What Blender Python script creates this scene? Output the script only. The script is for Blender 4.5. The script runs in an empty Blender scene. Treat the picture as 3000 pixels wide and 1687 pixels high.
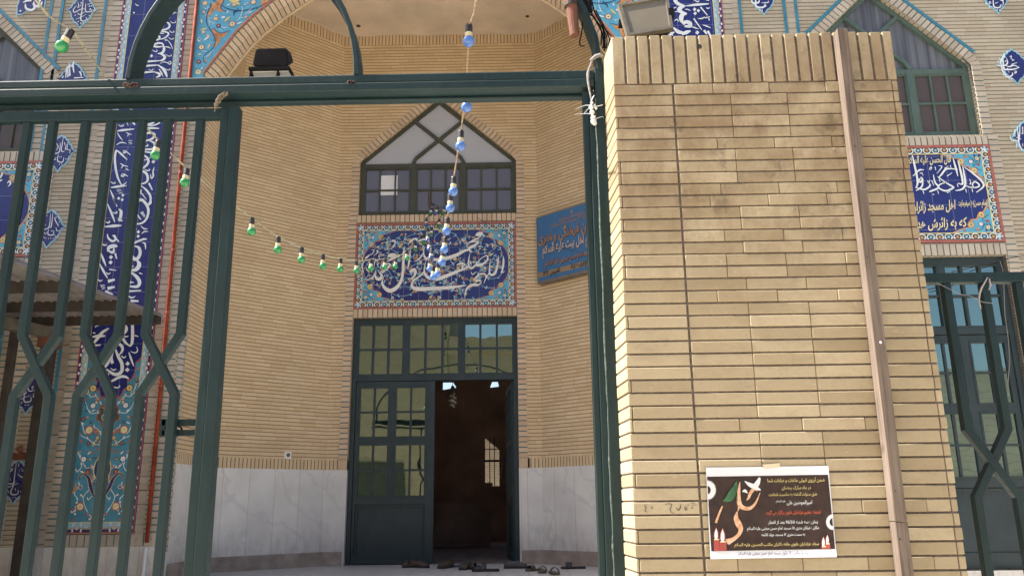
import bpy, bmesh, math, random
from mathutils import Vector, Matrix
from mathutils.geometry import tessellate_polygon
R = math.radians
SC = bpy.context.scene
COL = SC.collection

# ---------------------------------------------------------------- camera, world, sun, exposure
PITCH, YAW, ROLL, FPX = R(14.77), R(0.907), R(-0.607), 2413.6      # measured on the 3000 x 1687 photograph
_f0 = Vector((-math.sin(YAW), math.cos(YAW), 0)); _r0 = Vector((math.cos(YAW), math.sin(YAW), 0)); _u0 = Vector((0, 0, 1))
FW = _f0*math.cos(PITCH) + _u0*math.sin(PITCH); _up = _u0*math.cos(PITCH) - _f0*math.sin(PITCH)
RT = _r0*math.cos(ROLL) + _up*math.sin(ROLL); UP = _up*math.cos(ROLL) - _r0*math.sin(ROLL)
cam = bpy.data.cameras.new("camera"); co = bpy.data.objects.new("camera", cam); COL.objects.link(co)
cam.sensor_width = 36.0; cam.lens = FPX/3000*36.0; cam.clip_start = 0.05; cam.clip_end = 500
M = Matrix.Identity(4)
for i in range(3):
    M[i][0], M[i][1], M[i][2] = RT[i], UP[i], -FW[i]
co.matrix_world = M                                                # the camera stands 1.5 m above the street (z = -1.5)
SC.camera = co

SUN = Vector((-0.62, -0.020, 0.785)).normalized()                   # towards the sun: high, from the left, almost in the plane of the facade, which stands in open shade
world = bpy.data.worlds.new("World"); SC.world = world; world.use_nodes = True
wn = world.node_tree; bg = wn.nodes["Background"]
sky = wn.nodes.new("ShaderNodeTexSky"); sky.sky_type = 'NISHITA'; sky.sun_disc = False
sky.sun_elevation = math.asin(SUN.z); sky.sun_rotation = math.atan2(SUN.x, SUN.y) % (2*math.pi)
sky.dust_density = 2.5; sky.air_density = 1.0
wn.links.new(sky.outputs[0], bg.inputs[0]); bg.inputs[1].default_value = 0.085
sl = bpy.data.lights.new("sun", 'SUN'); sl.energy = 5.0; sl.angle = R(0.5); sl.color = (1.0, 0.955, 0.88)
so = bpy.data.objects.new("sun", sl); COL.objects.link(so)
so.rotation_euler = SUN.to_track_quat('Z', 'Y').to_euler(); so.location = (-4, -2, 12)
SC.view_settings.view_transform = 'Standard'; SC.view_settings.look = 'None'; SC.view_settings.gamma = 1
SC.view_settings.exposure = 1.62
SC.render.engine = 'CYCLES'; SC.cycles.max_bounces = 8; SC.cycles.diffuse_bounces = 5
SC.cycles.use_denoising = True

# ---------------------------------------------------------------- measuring helpers: a measured pixel becomes a point on a real plane
def ray(px, py): return (RT*(px-1500) + UP*(843.5-py))/FPX + FW
def at(px, py, Y): r = ray(px, py); return r*(Y/r.y)
def atx(px, py, X): r = ray(px, py); return r*(X/r.x)
def atz(px, py, Z): r = ray(px, py); return r*(Z/r.z)
def atc(px, py, c): return ray(px, py)*c
rnd = random.Random(7)

# ---------------------------------------------------------------- mesh builder
ORG = {}
class MB:
    def __init__(s): s.v, s.f, s.m, s.vc = [], [], [], {}
    def add(s, vs, fs, mi=0):
        b = len(s.v); s.v += [tuple(v) for v in vs]
        for f in fs: s.f.append([b+i for i in f]); s.m.append(mi)
    def poly(s, pts, mi=0): s.add(pts, [list(range(len(pts)))], mi)
    def box(s, x0, y0, z0, x1, y1, z1, mi=0):
        if x0 > x1: x0, x1 = x1, x0
        if y0 > y1: y0, y1 = y1, y0
        if z0 > z1: z0, z1 = z1, z0
        s.add([(x0,y0,z0),(x1,y0,z0),(x1,y1,z0),(x0,y1,z0),(x0,y0,z1),(x1,y0,z1),(x1,y1,z1),(x0,y1,z1)],
              [(0,3,2,1),(4,5,6,7),(0,1,5,4),(1,2,6,5),(2,3,7,6),(3,0,4,7)], mi)
    def hexa(s, p, mi=0):       # 8 points: near quad then far quad
        s.add(p, [(0,1,2,3),(7,6,5,4),(0,4,5,1),(1,5,6,2),(2,6,7,3),(3,7,4,0)], mi)
    def prism(s, front, back, mi=0):
        n = len(front); s.add(list(front)+list(back), [list(range(n)), list(range(2*n-1, n-1, -1))] +
                              [(i, n+i, n+(i+1) % n, (i+1) % n) for i in range(n)], mi)
    def tube(s, path, r, n=8, mi=0, caps=True):
        path = [Vector(p) for p in path]; k = len(path)
        rs = r if isinstance(r, (list, tuple)) else [r]*k
        d0 = (path[1]-path[0]).normalized(); a = Vector((0,0,1)) if abs(d0.z) < .9 else Vector((1,0,0))
        u = d0.cross(a).normalized(); vs = []
        for i, p in enumerate(path):
            d = (path[min(i+1,k-1)]-path[max(i-1,0)]).normalized()
            u = (u - d*u.dot(d)).normalized(); w = d.cross(u)
            for j in range(n):
                t = 2*math.pi*j/n; vs.append(p + (u*math.cos(t)+w*math.sin(t))*rs[i])
        fs = [(i*n+j, i*n+(j+1) % n, (i+1)*n+(j+1) % n, (i+1)*n+j) for i in range(k-1) for j in range(n)]
        if caps: fs += [list(range(n-1,-1,-1)), [(k-1)*n+j for j in range(n)]]
        s.add(vs, fs, mi)
    def bar(s, path, w, y0, y1, mi=0):      # flat rectangular section swept along a path in the XZ plane, mitred
        P = [Vector((p[0], p[-1])) for p in path]; k = len(P); L, Rr = [], []
        for i in range(k):
            d1 = (P[i]-P[max(i-1,0)]) if i else (P[1]-P[0]); d2 = (P[min(i+1,k-1)]-P[i]) if i < k-1 else d1
            d1 = d1.normalized(); d2 = d2.normalized()
            n1 = Vector((-d1.y, d1.x)); n2 = Vector((-d2.y, d2.x)); nn = (n1+n2).normalized(); sc = 1/max(.4, nn.dot(n1))
            ww = w[i] if isinstance(w, (list, tuple)) else w
            L.append(P[i]+nn*ww/2*sc); Rr.append(P[i]-nn*ww/2*sc)
        vs = []
        for i in range(k): vs += [(L[i].x,y0,L[i].y),(Rr[i].x,y0,Rr[i].y),(Rr[i].x,y1,Rr[i].y),(L[i].x,y1,L[i].y)]
        fs = []
        for i in range(k-1):
            a, b = i*4, i*4+4
            for j in range(4): fs.append((a+j, b+j, b+(j+1) % 4, a+(j+1) % 4))
        fs += [(3,2,1,0), ((k-1)*4,(k-1)*4+1,(k-1)*4+2,(k-1)*4+3)]
        s.add(vs, fs, mi)
    def lathe(s, prof, o, axis=(0,0,1), n=16, mi=0):     # prof: list of (radius, height along axis)
        o = Vector(o); d = Vector(axis).normalized(); a = Vector((1,0,0)) if abs(d.x) < .9 else Vector((0,1,0))
        u = d.cross(a).normalized(); w = d.cross(u); vs = []
        for r, h in prof:
            for j in range(n):
                t = 2*math.pi*j/n; vs.append(o + d*h + (u*math.cos(t)+w*math.sin(t))*max(r, 1e-5))
        k = len(prof)
        fs = [(i*n+j, i*n+(j+1) % n, (i+1)*n+(j+1) % n, (i+1)*n+j) for i in range(k-1) for j in range(n)]
        fs += [list(range(n-1,-1,-1)), [(k-1)*n+j for j in range(n)]]
        s.add(vs, fs, mi)
    def ribbon(s, pts, Y, mi=0):           # pts: (x, z, width) on the plane y = Y
        n = len(pts); vs = []
        for i in range(n):
            a = Vector(pts[max(i-1,0)][:2]); b = Vector(pts[min(i+1,n-1)][:2]); d = b-a
            if d.length < 1e-7: d = Vector((1,0))
            d.normalize(); nn = Vector((-d.y, d.x))*pts[i][2]/2; p = Vector(pts[i][:2])
            vs += [(p.x+nn.x, Y, p.y+nn.y), (p.x-nn.x, Y, p.y-nn.y)]
        s.add(vs, [(2*i, 2*i+1, 2*i+3, 2*i+2) for i in range(n-1)], mi)
    def flat(s, pts, Y, mi=0): s.poly([(p[0], Y, p[1]) for p in pts], mi)
    def region(s, outer, holes, f3, mi=0):  # polygon with holes in 2-D, mapped to 3-D by f3
        loops = [[Vector((p[0], p[1], 0)) for p in outer]] + [[Vector((p[0], p[1], 0)) for p in h] for h in holes]
        fl = [p for l in loops for p in l]
        s.add([f3(p.x, p.y) for p in fl], [tuple(t) for t in tessellate_polygon(loops)], mi)
    def build(s, name, mats, parent=None, smooth=False, bevel=0, seg=2, org=None, fixn=True):
        o0 = Vector(ORG.get(parent.name, (0,0,0))) if parent else Vector(org or (0,0,0))
        me = bpy.data.meshes.new(name)
        me.from_pydata([tuple(Vector(v)-o0) for v in s.v], [], s.f)
        if not isinstance(mats, (list, tuple)): mats = [mats]
        for m in mats: me.materials.append(m)
        me.polygons.foreach_set("material_index", s.m)
        if fixn:
            bm = bmesh.new(); bm.from_mesh(me); bmesh.ops.recalc_face_normals(bm, faces=bm.faces); bm.to_mesh(me); bm.free()
        uv = me.uv_layers.new(name="UVMap").data
        for p in me.polygons:
            n = p.normal
            if abs(n.z) > .8: ff = lambda q: (q.x, q.y)
            else:
                t = Vector((-n.y, n.x)); t = t.normalized() if t.length > 1e-6 else Vector((1,0))
                if abs(t.x) > abs(t.y):
                    if t.x < 0: t = -t
                elif t.y < 0: t = -t
                ff = lambda q, t=t: (q.x*t.x + q.y*t.y, q.z)
            for li in p.loop_indices: uv[li].uv = ff(me.vertices[me.loops[li].vertex_index].co + o0)
        if smooth: me.polygons.foreach_set("use_smooth", [True]*len(me.polygons))
        o = bpy.data.objects.new(name, me); COL.objects.link(o)
        if parent: o.parent = parent
        else: o.location = o0
        ORG[o.name] = tuple(o0)
        if bevel:
            md = o.modifiers.new("bevel", 'BEVEL'); md.width = bevel; md.segments = seg; md.limit_method = 'ANGLE'; md.angle_limit = R(40)
        return o

def thing(name, label, cat, loc, group=None):
    o = bpy.data.objects.new(name, None); COL.objects.link(o); o.location = loc; o.empty_display_size = .1
    o["label"] = label; o["category"] = cat
    if group: o["group"] = group
    ORG[o.name] = tuple(loc); return o
def struct(o): o["kind"] = "structure"; return o
def lab(o, text): o["label"] = text; return o

# ---------------------------------------------------------------- strokes: brush lettering traced as tapered ribbons
def smooth_pts(P, k=5):
    if len(P) < 3:
        a, b = P[0], P[-1]
        return [tuple(a[j]+(b[j]-a[j])*i/4 for j in range(len(a))) for i in range(5)]
    out = []; n = len(P)
    for i in range(n-1):
        p0, p1, p2, p3 = P[max(i-1,0)], P[i], P[i+1], P[min(i+2,n-1)]
        for s in range(k):
            t = s/k
            out.append(tuple(.5*(2*p1[j]+(p2[j]-p0[j])*t+(2*p0[j]-5*p1[j]+4*p2[j]-p3[j])*t*t+(3*p1[j]-p0[j]-3*p2[j]+p3[j])*t**3) for j in range(len(p1))))
    out.append(tuple(P[-1])); return out
_lay = [0]
def strokes(mb, data, ox, oy, s, Y, mi=0, fn=None, wk=1.0):
    """data: 'w: x,y x,y ...' tapered strokes, '*: x,y,w ...' explicit widths, 'd r: x,y ...' diamond dots, split by ';' (a bare continuation keeps the width)"""
    w = 10
    for item in data.split(';'):
        item = item.strip()
        if not item: continue
        head = None
        if ':' in item: head, item = item.split(':'); head = head.strip()
        if head is not None: w = head
        q = [tuple(float(t) for t in p.split(',')) for p in item.split()]
        def W(px, py):
            if fn: return fn(px/s+ox, py/s+oy)
            v = at(ox+px/s, oy+py/s, Y); return (v.x, v.z)
        c = W(*q[0][:2]); e = W(q[0][0]+1, q[0][1]); unit = math.hypot(e[0]-c[0], e[1]-c[1])
        _lay[0] = (_lay[0]+1) % 24; yy = Y - .0002*_lay[0]
        if str(w).startswith('d'):
            r = float(str(w)[1:])
            for p in q:
                mb.flat([W(p[0]-r*.95, p[1]+r*.15), W(p[0]-r*.1, p[1]-r*.95), W(p[0]+r*.95, p[1]-r*.15), W(p[0]+r*.1, p[1]+r*.95)], yy, mi)
            continue
        if w == '*': P = [(*W(p[0], p[1]), p[2]*unit) for p in q]
        else:
            n = len(q); P = []
            for i, p in enumerate(q):
                t = i/(n-1) if n > 1 else .5
                k = .5+.85*math.sin(math.pi*min(1, max(0, t)))**.6 if n > 2 else (1.25 if i == 0 else .7)
                P.append((*W(p[0], p[1]), float(w)*unit*k*wk))
        mb.ribbon(smooth_pts(P), yy, mi)

# ---------------------------------------------------------------- Arabic shaping for the built-in font
_F = dict(zip("اآأئبپتثجچحخدذرزژسشصضطظعغفقکگلمنوهیؤة", [
 (0xFE8D,0xFE8E),(0xFE81,0xFE82),(0xFE83,0xFE84),(0xFE89,0xFE8A,0xFE8B,0xFE8C),(0xFE8F,0xFE90,0xFE91,0xFE92),(0xFB56,0xFB57,0xFB58,0xFB59),
 (0xFE95,0xFE96,0xFE97,0xFE98),(0xFE99,0xFE9A,0xFE9B,0xFE9C),(0xFE9D,0xFE9E,0xFE9F,0xFEA0),(0xFB7A,0xFB7B,0xFB7C,0xFB7D),(0xFEA1,0xFEA2,0xFEA3,0xFEA4),
 (0xFEA5,0xFEA6,0xFEA7,0xFEA8),(0xFEA9,0xFEAA),(0xFEAB,0xFEAC),(0xFEAD,0xFEAE),(0xFEAF,0xFEB0),(0xFB8A,0xFB8B),(0xFEB1,0xFEB2,0xFEB3,0xFEB4),
 (0xFEB5,0xFEB6,0xFEB7,0xFEB8),(0xFEB9,0xFEBA,0xFEBB,0xFEBC),(0xFEBD,0xFEBE,0xFEBF,0xFEC0),(0xFEC1,0xFEC2,0xFEC3,0xFEC4),(0xFEC5,0xFEC6,0xFEC7,0xFEC8),
 (0xFEC9,0xFECA,0xFECB,0xFECC),(0xFECD,0xFECE,0xFECF,0xFED0),(0xFED1,0xFED2,0xFED3,0xFED4),(0xFED5,0xFED6,0xFED7,0xFED8),(0xFB8E,0xFB8F,0xFB90,0xFB91),
 (0xFB92,0xFB93,0xFB94,0xFB95),(0xFEDD,0xFEDE,0xFEDF,0xFEE0),(0xFEE1,0xFEE2,0xFEE3,0xFEE4),(0xFEE5,0xFEE6,0xFEE7,0xFEE8),(0xFEED,0xFEEE),
 (0xFEE9,0xFEEA,0xFEEB,0xFEEC),(0xFBFC,0xFBFD,0xFBFE,0xFBFF),(0xFE85,0xFE86),(0xFE93,0xFE94)]))
def shape(t):
    out = []; n = len(t); i = 0; prev = False
    while i < n:
        c = t[i]
        if c == 'ل' and i+1 < n and t[i+1] == 'ا':
            out.append(chr(0xFEFC if prev else 0xFEFB)); prev = False; i += 2; continue
        f = _F.get(c)
        if not f: out.append(c); prev = False; i += 1; continue
        nxt = i+1 < n and t[i+1] in _F
        if len(f) == 2: out.append(chr(f[1] if prev else f[0])); prev = False
        else:
            out.append(chr(f[3] if prev and nxt else f[1] if prev else f[2] if nxt else f[0])); prev = nxt
        i += 1
    res = ''.join(reversed(out))      # visual order; keep runs of digits in reading order
    o2 = ''; num = ''
    for ch in res:
        if ch.isdigit() or ch == '/': num = ch+num
        else: o2 += num+ch; num = ''
    return o2+num
def text_mesh(mb, txt, size, f3, align='C', mi=0, off=0.006, arabic=True, sx=1.0):
    """set a line of text with the built-in font; f3 maps (u right, v up) to a 3-D point"""
    cu = bpy.data.curves.new("text", 'FONT'); cu.body = shape(txt) if arabic else txt
    cu.resolution_u = 2; cu.offset = off; cu.align_x = {'C': 'CENTER', 'R': 'RIGHT', 'L': 'LEFT'}[align]
    o = bpy.data.objects.new("text", cu); COL.objects.link(o); bpy.context.view_layer.update()
    me = o.to_mesh(); mb.add([f3(v.co.x*size*sx, v.co.y*size) for v in me.vertices], [tuple(p.vertices) for p in me.polygons], mi)
    o.to_mesh_clear(); bpy.data.objects.remove(o); bpy.data.curves.remove(cu)

# ---------------------------------------------------------------- materials
class N:
    def __init__(s, name):
        s.m = bpy.data.materials.new(name); s.m.use_nodes = True; s.t = s.m.node_tree
        s.b = s.t.nodes["Principled BSDF"]; s.out = s.t.nodes["Material Output"]
    def n(s, typ, **kw):
        nd = s.t.nodes.new(typ)
        for k, v in kw.items(): setattr(nd, k, v)
        return nd
    def l(s, a, b): s.t.links.new(a, b)
    def put(s, sock, v):
        if hasattr(v, 'is_output') or isinstance(v, bpy.types.NodeSocket): s.l(v, sock)
        else: sock.default_value = v
    def math(s, op, a, b=0.0, c=0.0, clamp=False):
        nd = s.n('ShaderNodeMath', operation=op); nd.use_clamp = clamp
        s.put(nd.inputs[0], a); s.put(nd.inputs[1], b); s.put(nd.inputs[2], c); return nd.outputs[0]
    def mix(s, f, a, b, mode='MIX'):
        nd = s.n('ShaderNodeMix', data_type='RGBA', blend_type=mode)
        s.put(nd.inputs[0], f)
        for k, v in ((6, a), (7, b)):
            s.put(nd.inputs[k], (*v, 1) if isinstance(v, tuple) and len(v) == 3 else v)
        return nd.outputs[2]
    def noise(s, vec, scale, detail=4, rough=.55):
        nd = s.n('ShaderNodeTexNoise'); nd.inputs['Scale'].default_value = scale; nd.inputs['Detail'].default_value = detail
        nd.inputs['Roughness'].default_value = rough
        if vec is not None: s.l(vec, nd.inputs['Vector'])
        return nd.outputs[0]
    def ramp(s, f, lo, hi, a=0.0, b=1.0):
        nd = s.n('ShaderNodeMapRange'); s.put(nd.inputs[0], f)
        for i, v in enumerate((lo, hi, a, b)): nd.inputs[1+i].default_value = v
        return nd.outputs[0]
    def obj(s): return s.n('ShaderNodeTexCoord').outputs['Object']
    def uv(s): return s.n('ShaderNodeTexCoord').outputs['UV']
    def scaled(s, vec, sc):
        nd = s.n('ShaderNodeVectorMath', operation='MULTIPLY'); s.l(vec, nd.inputs[0]); nd.inputs[1].default_value = sc; return nd.outputs[0]
    def wnoise(s, vec=None, w=None):
        nd = s.n('ShaderNodeTexWhiteNoise', noise_dimensions='2D' if vec is not None else '1D')
        if vec is not None: s.l(vec, nd.inputs['Vector'])
        else: s.l(w, nd.inputs['W'])
        return nd.outputs[0]
    def bump(s, h, strength=.3, dist=.01):
        nd = s.n('ShaderNodeBump'); nd.inputs['Strength'].default_value = strength; nd.inputs['Distance'].default_value = dist
        s.l(h, nd.inputs['Height']); s.l(nd.outputs[0], s.b.inputs['Normal'])
    def set(s, col=None, rough=None, metal=None, spec=None):
        if col is not None: s.put(s.b.inputs['Base Color'], (*col, 1) if isinstance(col, tuple) and len(col) == 3 else col)
        if rough is not None: s.put(s.b.inputs['Roughness'], rough)
        if metal is not None: s.b.inputs['Metallic'].default_value = metal
        if spec is not None: s.b.inputs['Specular IOR Level'].default_value = spec
        return s
def plain(name, col, rough=.6, var=.15, scale=12, bump=0, spec=.5, metal=0, tint=None, sc3=(1,1,1)):
    n = N(name); v = n.scaled(n.obj(), sc3); f = n.noise(v, scale)
    d = tint or tuple(c*(1-var*1.6) for c in col)
    n.set(n.mix(n.ramp(f, .3, .7), d, tuple(min(1, c*(1+var*.5)) for c in col)), n.ramp(f, .3, .7, rough+.06, rough-.06), metal, spec)
    if bump: n.bump(n.noise(v, scale*3), bump, .004)
    return n.m
def brick_mat(name, c1, c2, mortar, rowh, blen, mh, mv, vertical=False, bump=.5, vfade=.5, stain=.25):
    """running courses in metres: thick bed joints, faint perpends, every brick its own shade"""
    n = N(name); uv = n.uv(); sp = n.n('ShaderNodeSeparateXYZ'); n.l(uv, sp.inputs[0])
    U, V = (sp.outputs[1], sp.outputs[0]) if vertical else (sp.outputs[0], sp.outputs[1])
    wob = n.math('MULTIPLY', n.math('SUBTRACT', n.noise(uv, 9, 2), .5), rowh*.12)
    row = n.math('DIVIDE', n.math('ADD', V, wob), rowh); rid = n.math('FLOOR', row); fr = n.math('FRACT', row)
    hm = n.ramp(n.math('ABSOLUTE', n.math('SUBTRACT', fr, .5)), .5-mh/rowh*.62, .5-mh/rowh*.38)
    off = n.wnoise(w=rid)
    ub = n.math('ADD', n.math('DIVIDE', U, blen), off); bid = n.math('FLOOR', ub); fu = n.math('FRACT', ub)
    vm = n.ramp(n.math('ABSOLUTE', n.math('SUBTRACT', fu, .5)), .5-mv/blen*.7, .5-mv/blen*.3)
    cm = n.n('ShaderNodeCombineXYZ'); n.l(rid, cm.inputs[0]); n.l(bid, cm.inputs[1])
    shade = n.wnoise(vec=cm.outputs[0])
    col = n.mix(shade, c1, c2)
    big = n.noise(uv, 1.3, 5, .6); col = n.mix(n.ramp(big, .42, .75, 0, stain), col, tuple(c*.72 for c in c1))
    fine = n.noise(uv, 90, 3); col = n.mix(n.ramp(fine, .35, .7, 0, .22), col, tuple(c*.8 for c in c2))
    col = n.mix(n.math('MULTIPLY', vm, vfade), col, mortar); col = n.mix(hm, col, mortar)
    n.set(col, .85, spec=.25)
    h = n.math('SUBTRACT', 1.0, n.math('MAXIMUM', hm, n.math('MULTIPLY', vm, .6)))
    n.bump(n.math('ADD', h, n.math('MULTIPLY', fine, .15)), bump, .006)
    return n.m
def island_brick(name, c1, c2, c3, spots=.35, scale=30, dirty=False):
    n = N(name); g = n.n('ShaderNodeNewGeometry').outputs['Random Per Island']; o = n.obj()
    col = n.mix(g, c1, c2)
    f = n.noise(n.scaled(o, (1,1,2.2)), scale*.35, 6, .65); col = n.mix(n.ramp(f, .5, .78, 0, spots), col, c3)
    g2 = n.noise(o, scale*4, 4, .7); col = n.mix(n.ramp(g2, .5, .75, 0, .25), col, tuple(c*.62 for c in c1))
    if dirty:
        pz = n.n('ShaderNodeSeparateXYZ'); n.l(o, pz.inputs[0])
        zz = n.ramp(n.math('ABSOLUTE', n.math('SUBTRACT', pz.outputs[2], 2.85)), .15, .75, 1, 0)
        s1 = n.noise(n.scaled(o, (5, 1, 3.2)), 1.6, 6, .7); s2 = n.noise(n.scaled(o, (6, 1, 5)), 1.5, 6, .7)
        col = n.mix(n.math('MULTIPLY', n.ramp(s1, .38, .60), n.math('MULTIPLY', zz, .62)), col, (.19,.122,.066))
        col = n.mix(n.math('MULTIPLY', n.ramp(s2, .57, .66), n.math('MULTIPLY', zz, .5)), col, (.085,.066,.05))
        s3 = n.noise(n.scaled(o, (14, 1, 22)), 1.3, 5, .7); col = n.mix(n.ramp(s3, .66, .76, 0, .55), col, (.66,.57,.46))
    n.set(col, .85, spec=.25); n.bump(n.math('ADD', g2, n.math('MULTIPLY', f, .6)), .35, .003)
    return n.m
def tile_mat(name, col, rough=.16, gx=.19, gz=.265, grout=(.35,.36,.42), gm=.5, var=.12):
    n = N(name); uv = n.uv(); sp = n.n('ShaderNodeSeparateXYZ'); n.l(uv, sp.inputs[0])
    m = None
    for k, g in ((0, gx), (1, gz)):
        a = n.ramp(n.math('ABSOLUTE', n.math('SUBTRACT', n.math('FRACT', n.math('DIVIDE', sp.outputs[k], g)), .5)), .5-.0024/g, .5-.0010/g)
        m = a if m is None else n.math('MAXIMUM', m, a)
    f = n.noise(uv, 14, 5)
    c = n.mix(n.ramp(f, .3, .7), tuple(x*(1-var) for x in col), tuple(min(1, x*(1+var)) for x in col))
    n.set(n.mix(n.math('MULTIPLY', m, gm), c, grout), rough, spec=.5); return n.m

m_field = brick_mat("facade_brick", (.37,.325,.24), (.44,.395,.305), (.15,.095,.062), .0441, .21, .0085, .003)
m_niche = brick_mat("niche_brick", (.57,.42,.245), (.665,.515,.325), (.235,.145,.085), .0441, .19, .0085, .004, vfade=.5, stain=.32)
m_soldier = brick_mat("soldier_brick", (.57,.42,.25), (.64,.49,.31), (.11,.07,.045), .0462, .9, .0085, .002, vertical=True)
m_trim = island_brick("trim_brick", (.50,.36,.235), (.60,.455,.315), (.58,.32,.18), .4)
m_trimf = island_brick("facade_trim_brick", (.37,.315,.25), (.45,.395,.32), (.40,.28,.19), .3)
m_teal = plain("teal_mortar", (.080,.165,.20), .9, .2, 20)
m_pill = island_brick("pillar_brick", (.335,.268,.165), (.445,.37,.245), (.27,.20,.13), .5, 22, True)
m_mort = plain("grey_mortar", (.165,.13,.108), .95, .3, 60, .3)
m_plaster = plain("ceiling_plaster", (.63,.52,.40), .9, .12, 2.5, .12)
m_bead = plain("plaster_bead", (.58,.45,.29), .9, .15, 12)
m_navy = tile_mat("navy_tile", (.017,.023,.130))
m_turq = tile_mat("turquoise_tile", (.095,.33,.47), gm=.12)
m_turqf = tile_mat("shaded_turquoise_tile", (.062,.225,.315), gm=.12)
m_turqs = plain("turquoise_strip", (.045,.19,.27), .3, .2, 9)
m_white = plain("white_glaze", (.66,.69,.70), .3, .06, 8)
m_offw = plain("cream_glaze", (.72,.70,.66), .4, .06, 8)
m_lblue = plain("light_blue_glaze", (.27,.49,.60), .3, .15, 20)
m_yel = plain("yellow_glaze", (.60,.50,.20), .3, .15, 20)
m_cream = plain("pale_yellow_glaze", (.70,.61,.36), .3, .12, 20)
m_red = plain("red_glaze", (.36,.07,.06), .35, .2, 20)
m_brickred = plain("brick_red_glaze", (.35,.105,.075), .4, .2, 20)
m_org = plain("orange_glaze", (.56,.25,.08), .3, .2, 20)
m_dgreen = plain("dark_green_glaze", (.05,.075,.065), .3, .2, 20)
m_black = plain("black_glaze", (.02,.02,.03), .3, .2, 20)
m_violet = plain("navy_glaze", (.020,.024,.135), .3, .2, 20)
m_marble = None
def _marble():
    n = N("white_marble"); uv = n.uv(); sp = n.n('ShaderNodeSeparateXYZ'); n.l(uv, sp.inputs[0])
    w = n.n('ShaderNodeTexWave', wave_type='BANDS', bands_direction='DIAGONAL'); n.l(uv, w.inputs[0])
    w.inputs['Scale'].default_value = .9; w.inputs['Distortion'].default_value = 14; w.inputs['Detail'].default_value = 5; w.inputs['Detail Scale'].default_value = 1.2
    vein = n.ramp(w.outputs[1], .93, 1.0); cl = n.noise(uv, 3, 5)
    col = n.mix(n.ramp(cl, .35, .7), (.585,.565,.53), (.71,.69,.65)); col = n.mix(n.math('MULTIPLY', vein, .26), col, (.33,.34,.38))
    st = n.noise(n.scaled(uv, (1.4, .5, 1)), 4.5, 4, .7); col = n.mix(n.ramp(st, .56, .76, 0, .45), col, (.50,.42,.33)); col = n.mix(n.math('MULTIPLY', n.ramp(sp.outputs[1], -.5, -.15, .55, 0), n.ramp(n.noise(n.scaled(uv, (3, 1, 1)), 5, 5, .7), .4, .65)), col, (.36,.29,.22))
    sl_ = n.math('DIVIDE', sp.outputs[0], .302); j = n.ramp(n.math('ABSOLUTE', n.math('SUBTRACT', n.math('FRACT', sl_), .5)), .486, .494)
    tone = n.wnoise(w=n.math('FLOOR', sl_)); col = n.mix(n.math('MULTIPLY', tone, .28), col, (.42,.42,.44))
    n.set(n.mix(n.math('MULTIPLY', j, .5), col, (.24,.22,.2)), .38, spec=.4); return n.m
m_marble = _marble()
m_skirt = plain("stained_stone", (.36,.29,.235), .6, .25, 6, .05)
def _paint(name, a, b, rust=(.13,.06,.032), rs=.69, rough=.48):
    n = N(name); o = n.obj(); f = n.noise(o, 5, 6, .6); g = n.noise(o, 26, 5, .7); k = n.noise(o, 120, 3)
    st = n.noise(n.scaled(o, (22,22,1.2)), 3, 4)
    c = n.mix(n.ramp(f, .3, .7), a, b); c = n.mix(n.ramp(st, .55, .8, 0, .4), c, tuple(x*1.5+.012 for x in b))
    c = n.mix(n.ramp(g, rs, rs+.07), c, rust)
    n.set(c, n.ramp(k, .3, .7, rough-.08, rough+.12), spec=.32); n.bump(n.math('ADD', k, n.math('MULTIPLY', g, .6)), .12, .002); return n.m
m_gate = _paint("green_gate_paint", (.0072,.021,.0225), (.0125,.031,.033))
m_door = _paint("door_paint", (.020,.033,.037), (.030,.045,.049), rs=.80)
m_wframe = _paint("dark_frame_paint", (.048,.050,.034), (.066,.068,.048), rs=.78)
m_gframe = _paint("green_frame_paint", (.060,.092,.078), (.090,.130,.110), rs=.80)
m_rust = plain("rusty_steel", (.15,.052,.028), .85, .45, 14, .4, tint=(.12,.055,.035))
m_redp = plain("red_pipe_paint", (.27,.05,.024), .8, .3, 9, spec=.15)
m_blackp = plain("black_plastic", (.011,.010,.010), .8, .2, 20, spec=.2)
m_bakel = plain("black_bakelite", (.030,.024,.024), .5, .3, 40)
m_cord = plain("twisted_cord", (.42,.40,.28), .8, .3, 60)
m_cordb = plain("blue_string_cord", (.46,.33,.22), .8, .35, 60)
m_grey = plain("zinc_sheet", (.22,.195,.18), .55, .25, 6, .05, metal=.0)
m_beam = plain("dark_steel_beam", (.045,.035,.028), .7, .3, 8)
m_rafter = plain("painted_rafter", (.13,.115,.085), .7, .3, 6)
m_paper = plain("white_paper", (.68,.69,.72), .8, .05, 4)
m_concrete = plain("street_concrete", (.66,.60,.51), .9, .2, .8, .2)
m_floor = None
def _floor():
    n = N("landing_stone"); uv = n.uv(); f = n.noise(uv, 7, 6, .7); g = n.noise(uv, 70, 3)
    c = n.mix(n.ramp(f, .3, .7), (.40,.385,.36), (.56,.55,.53)); c = n.mix(n.ramp(g, .62, .72, 0, .5), c, (.24,.20,.17))
    sp = n.n('ShaderNodeSeparateXYZ'); n.l(uv, sp.inputs[0])
    for k, gg in ((0, .40), (1, .40)):
        j = n.ramp(n.math('ABSOLUTE', n.math('SUBTRACT', n.math('FRACT', n.math('DIVIDE', sp.outputs[k], gg)), .5)), .487, .494); c = n.mix(n.math('MULTIPLY', j, .6), c, (.2,.18,.16))
    n.set(c, .5, spec=.35); return n.m
m_floor = _floor()
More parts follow.
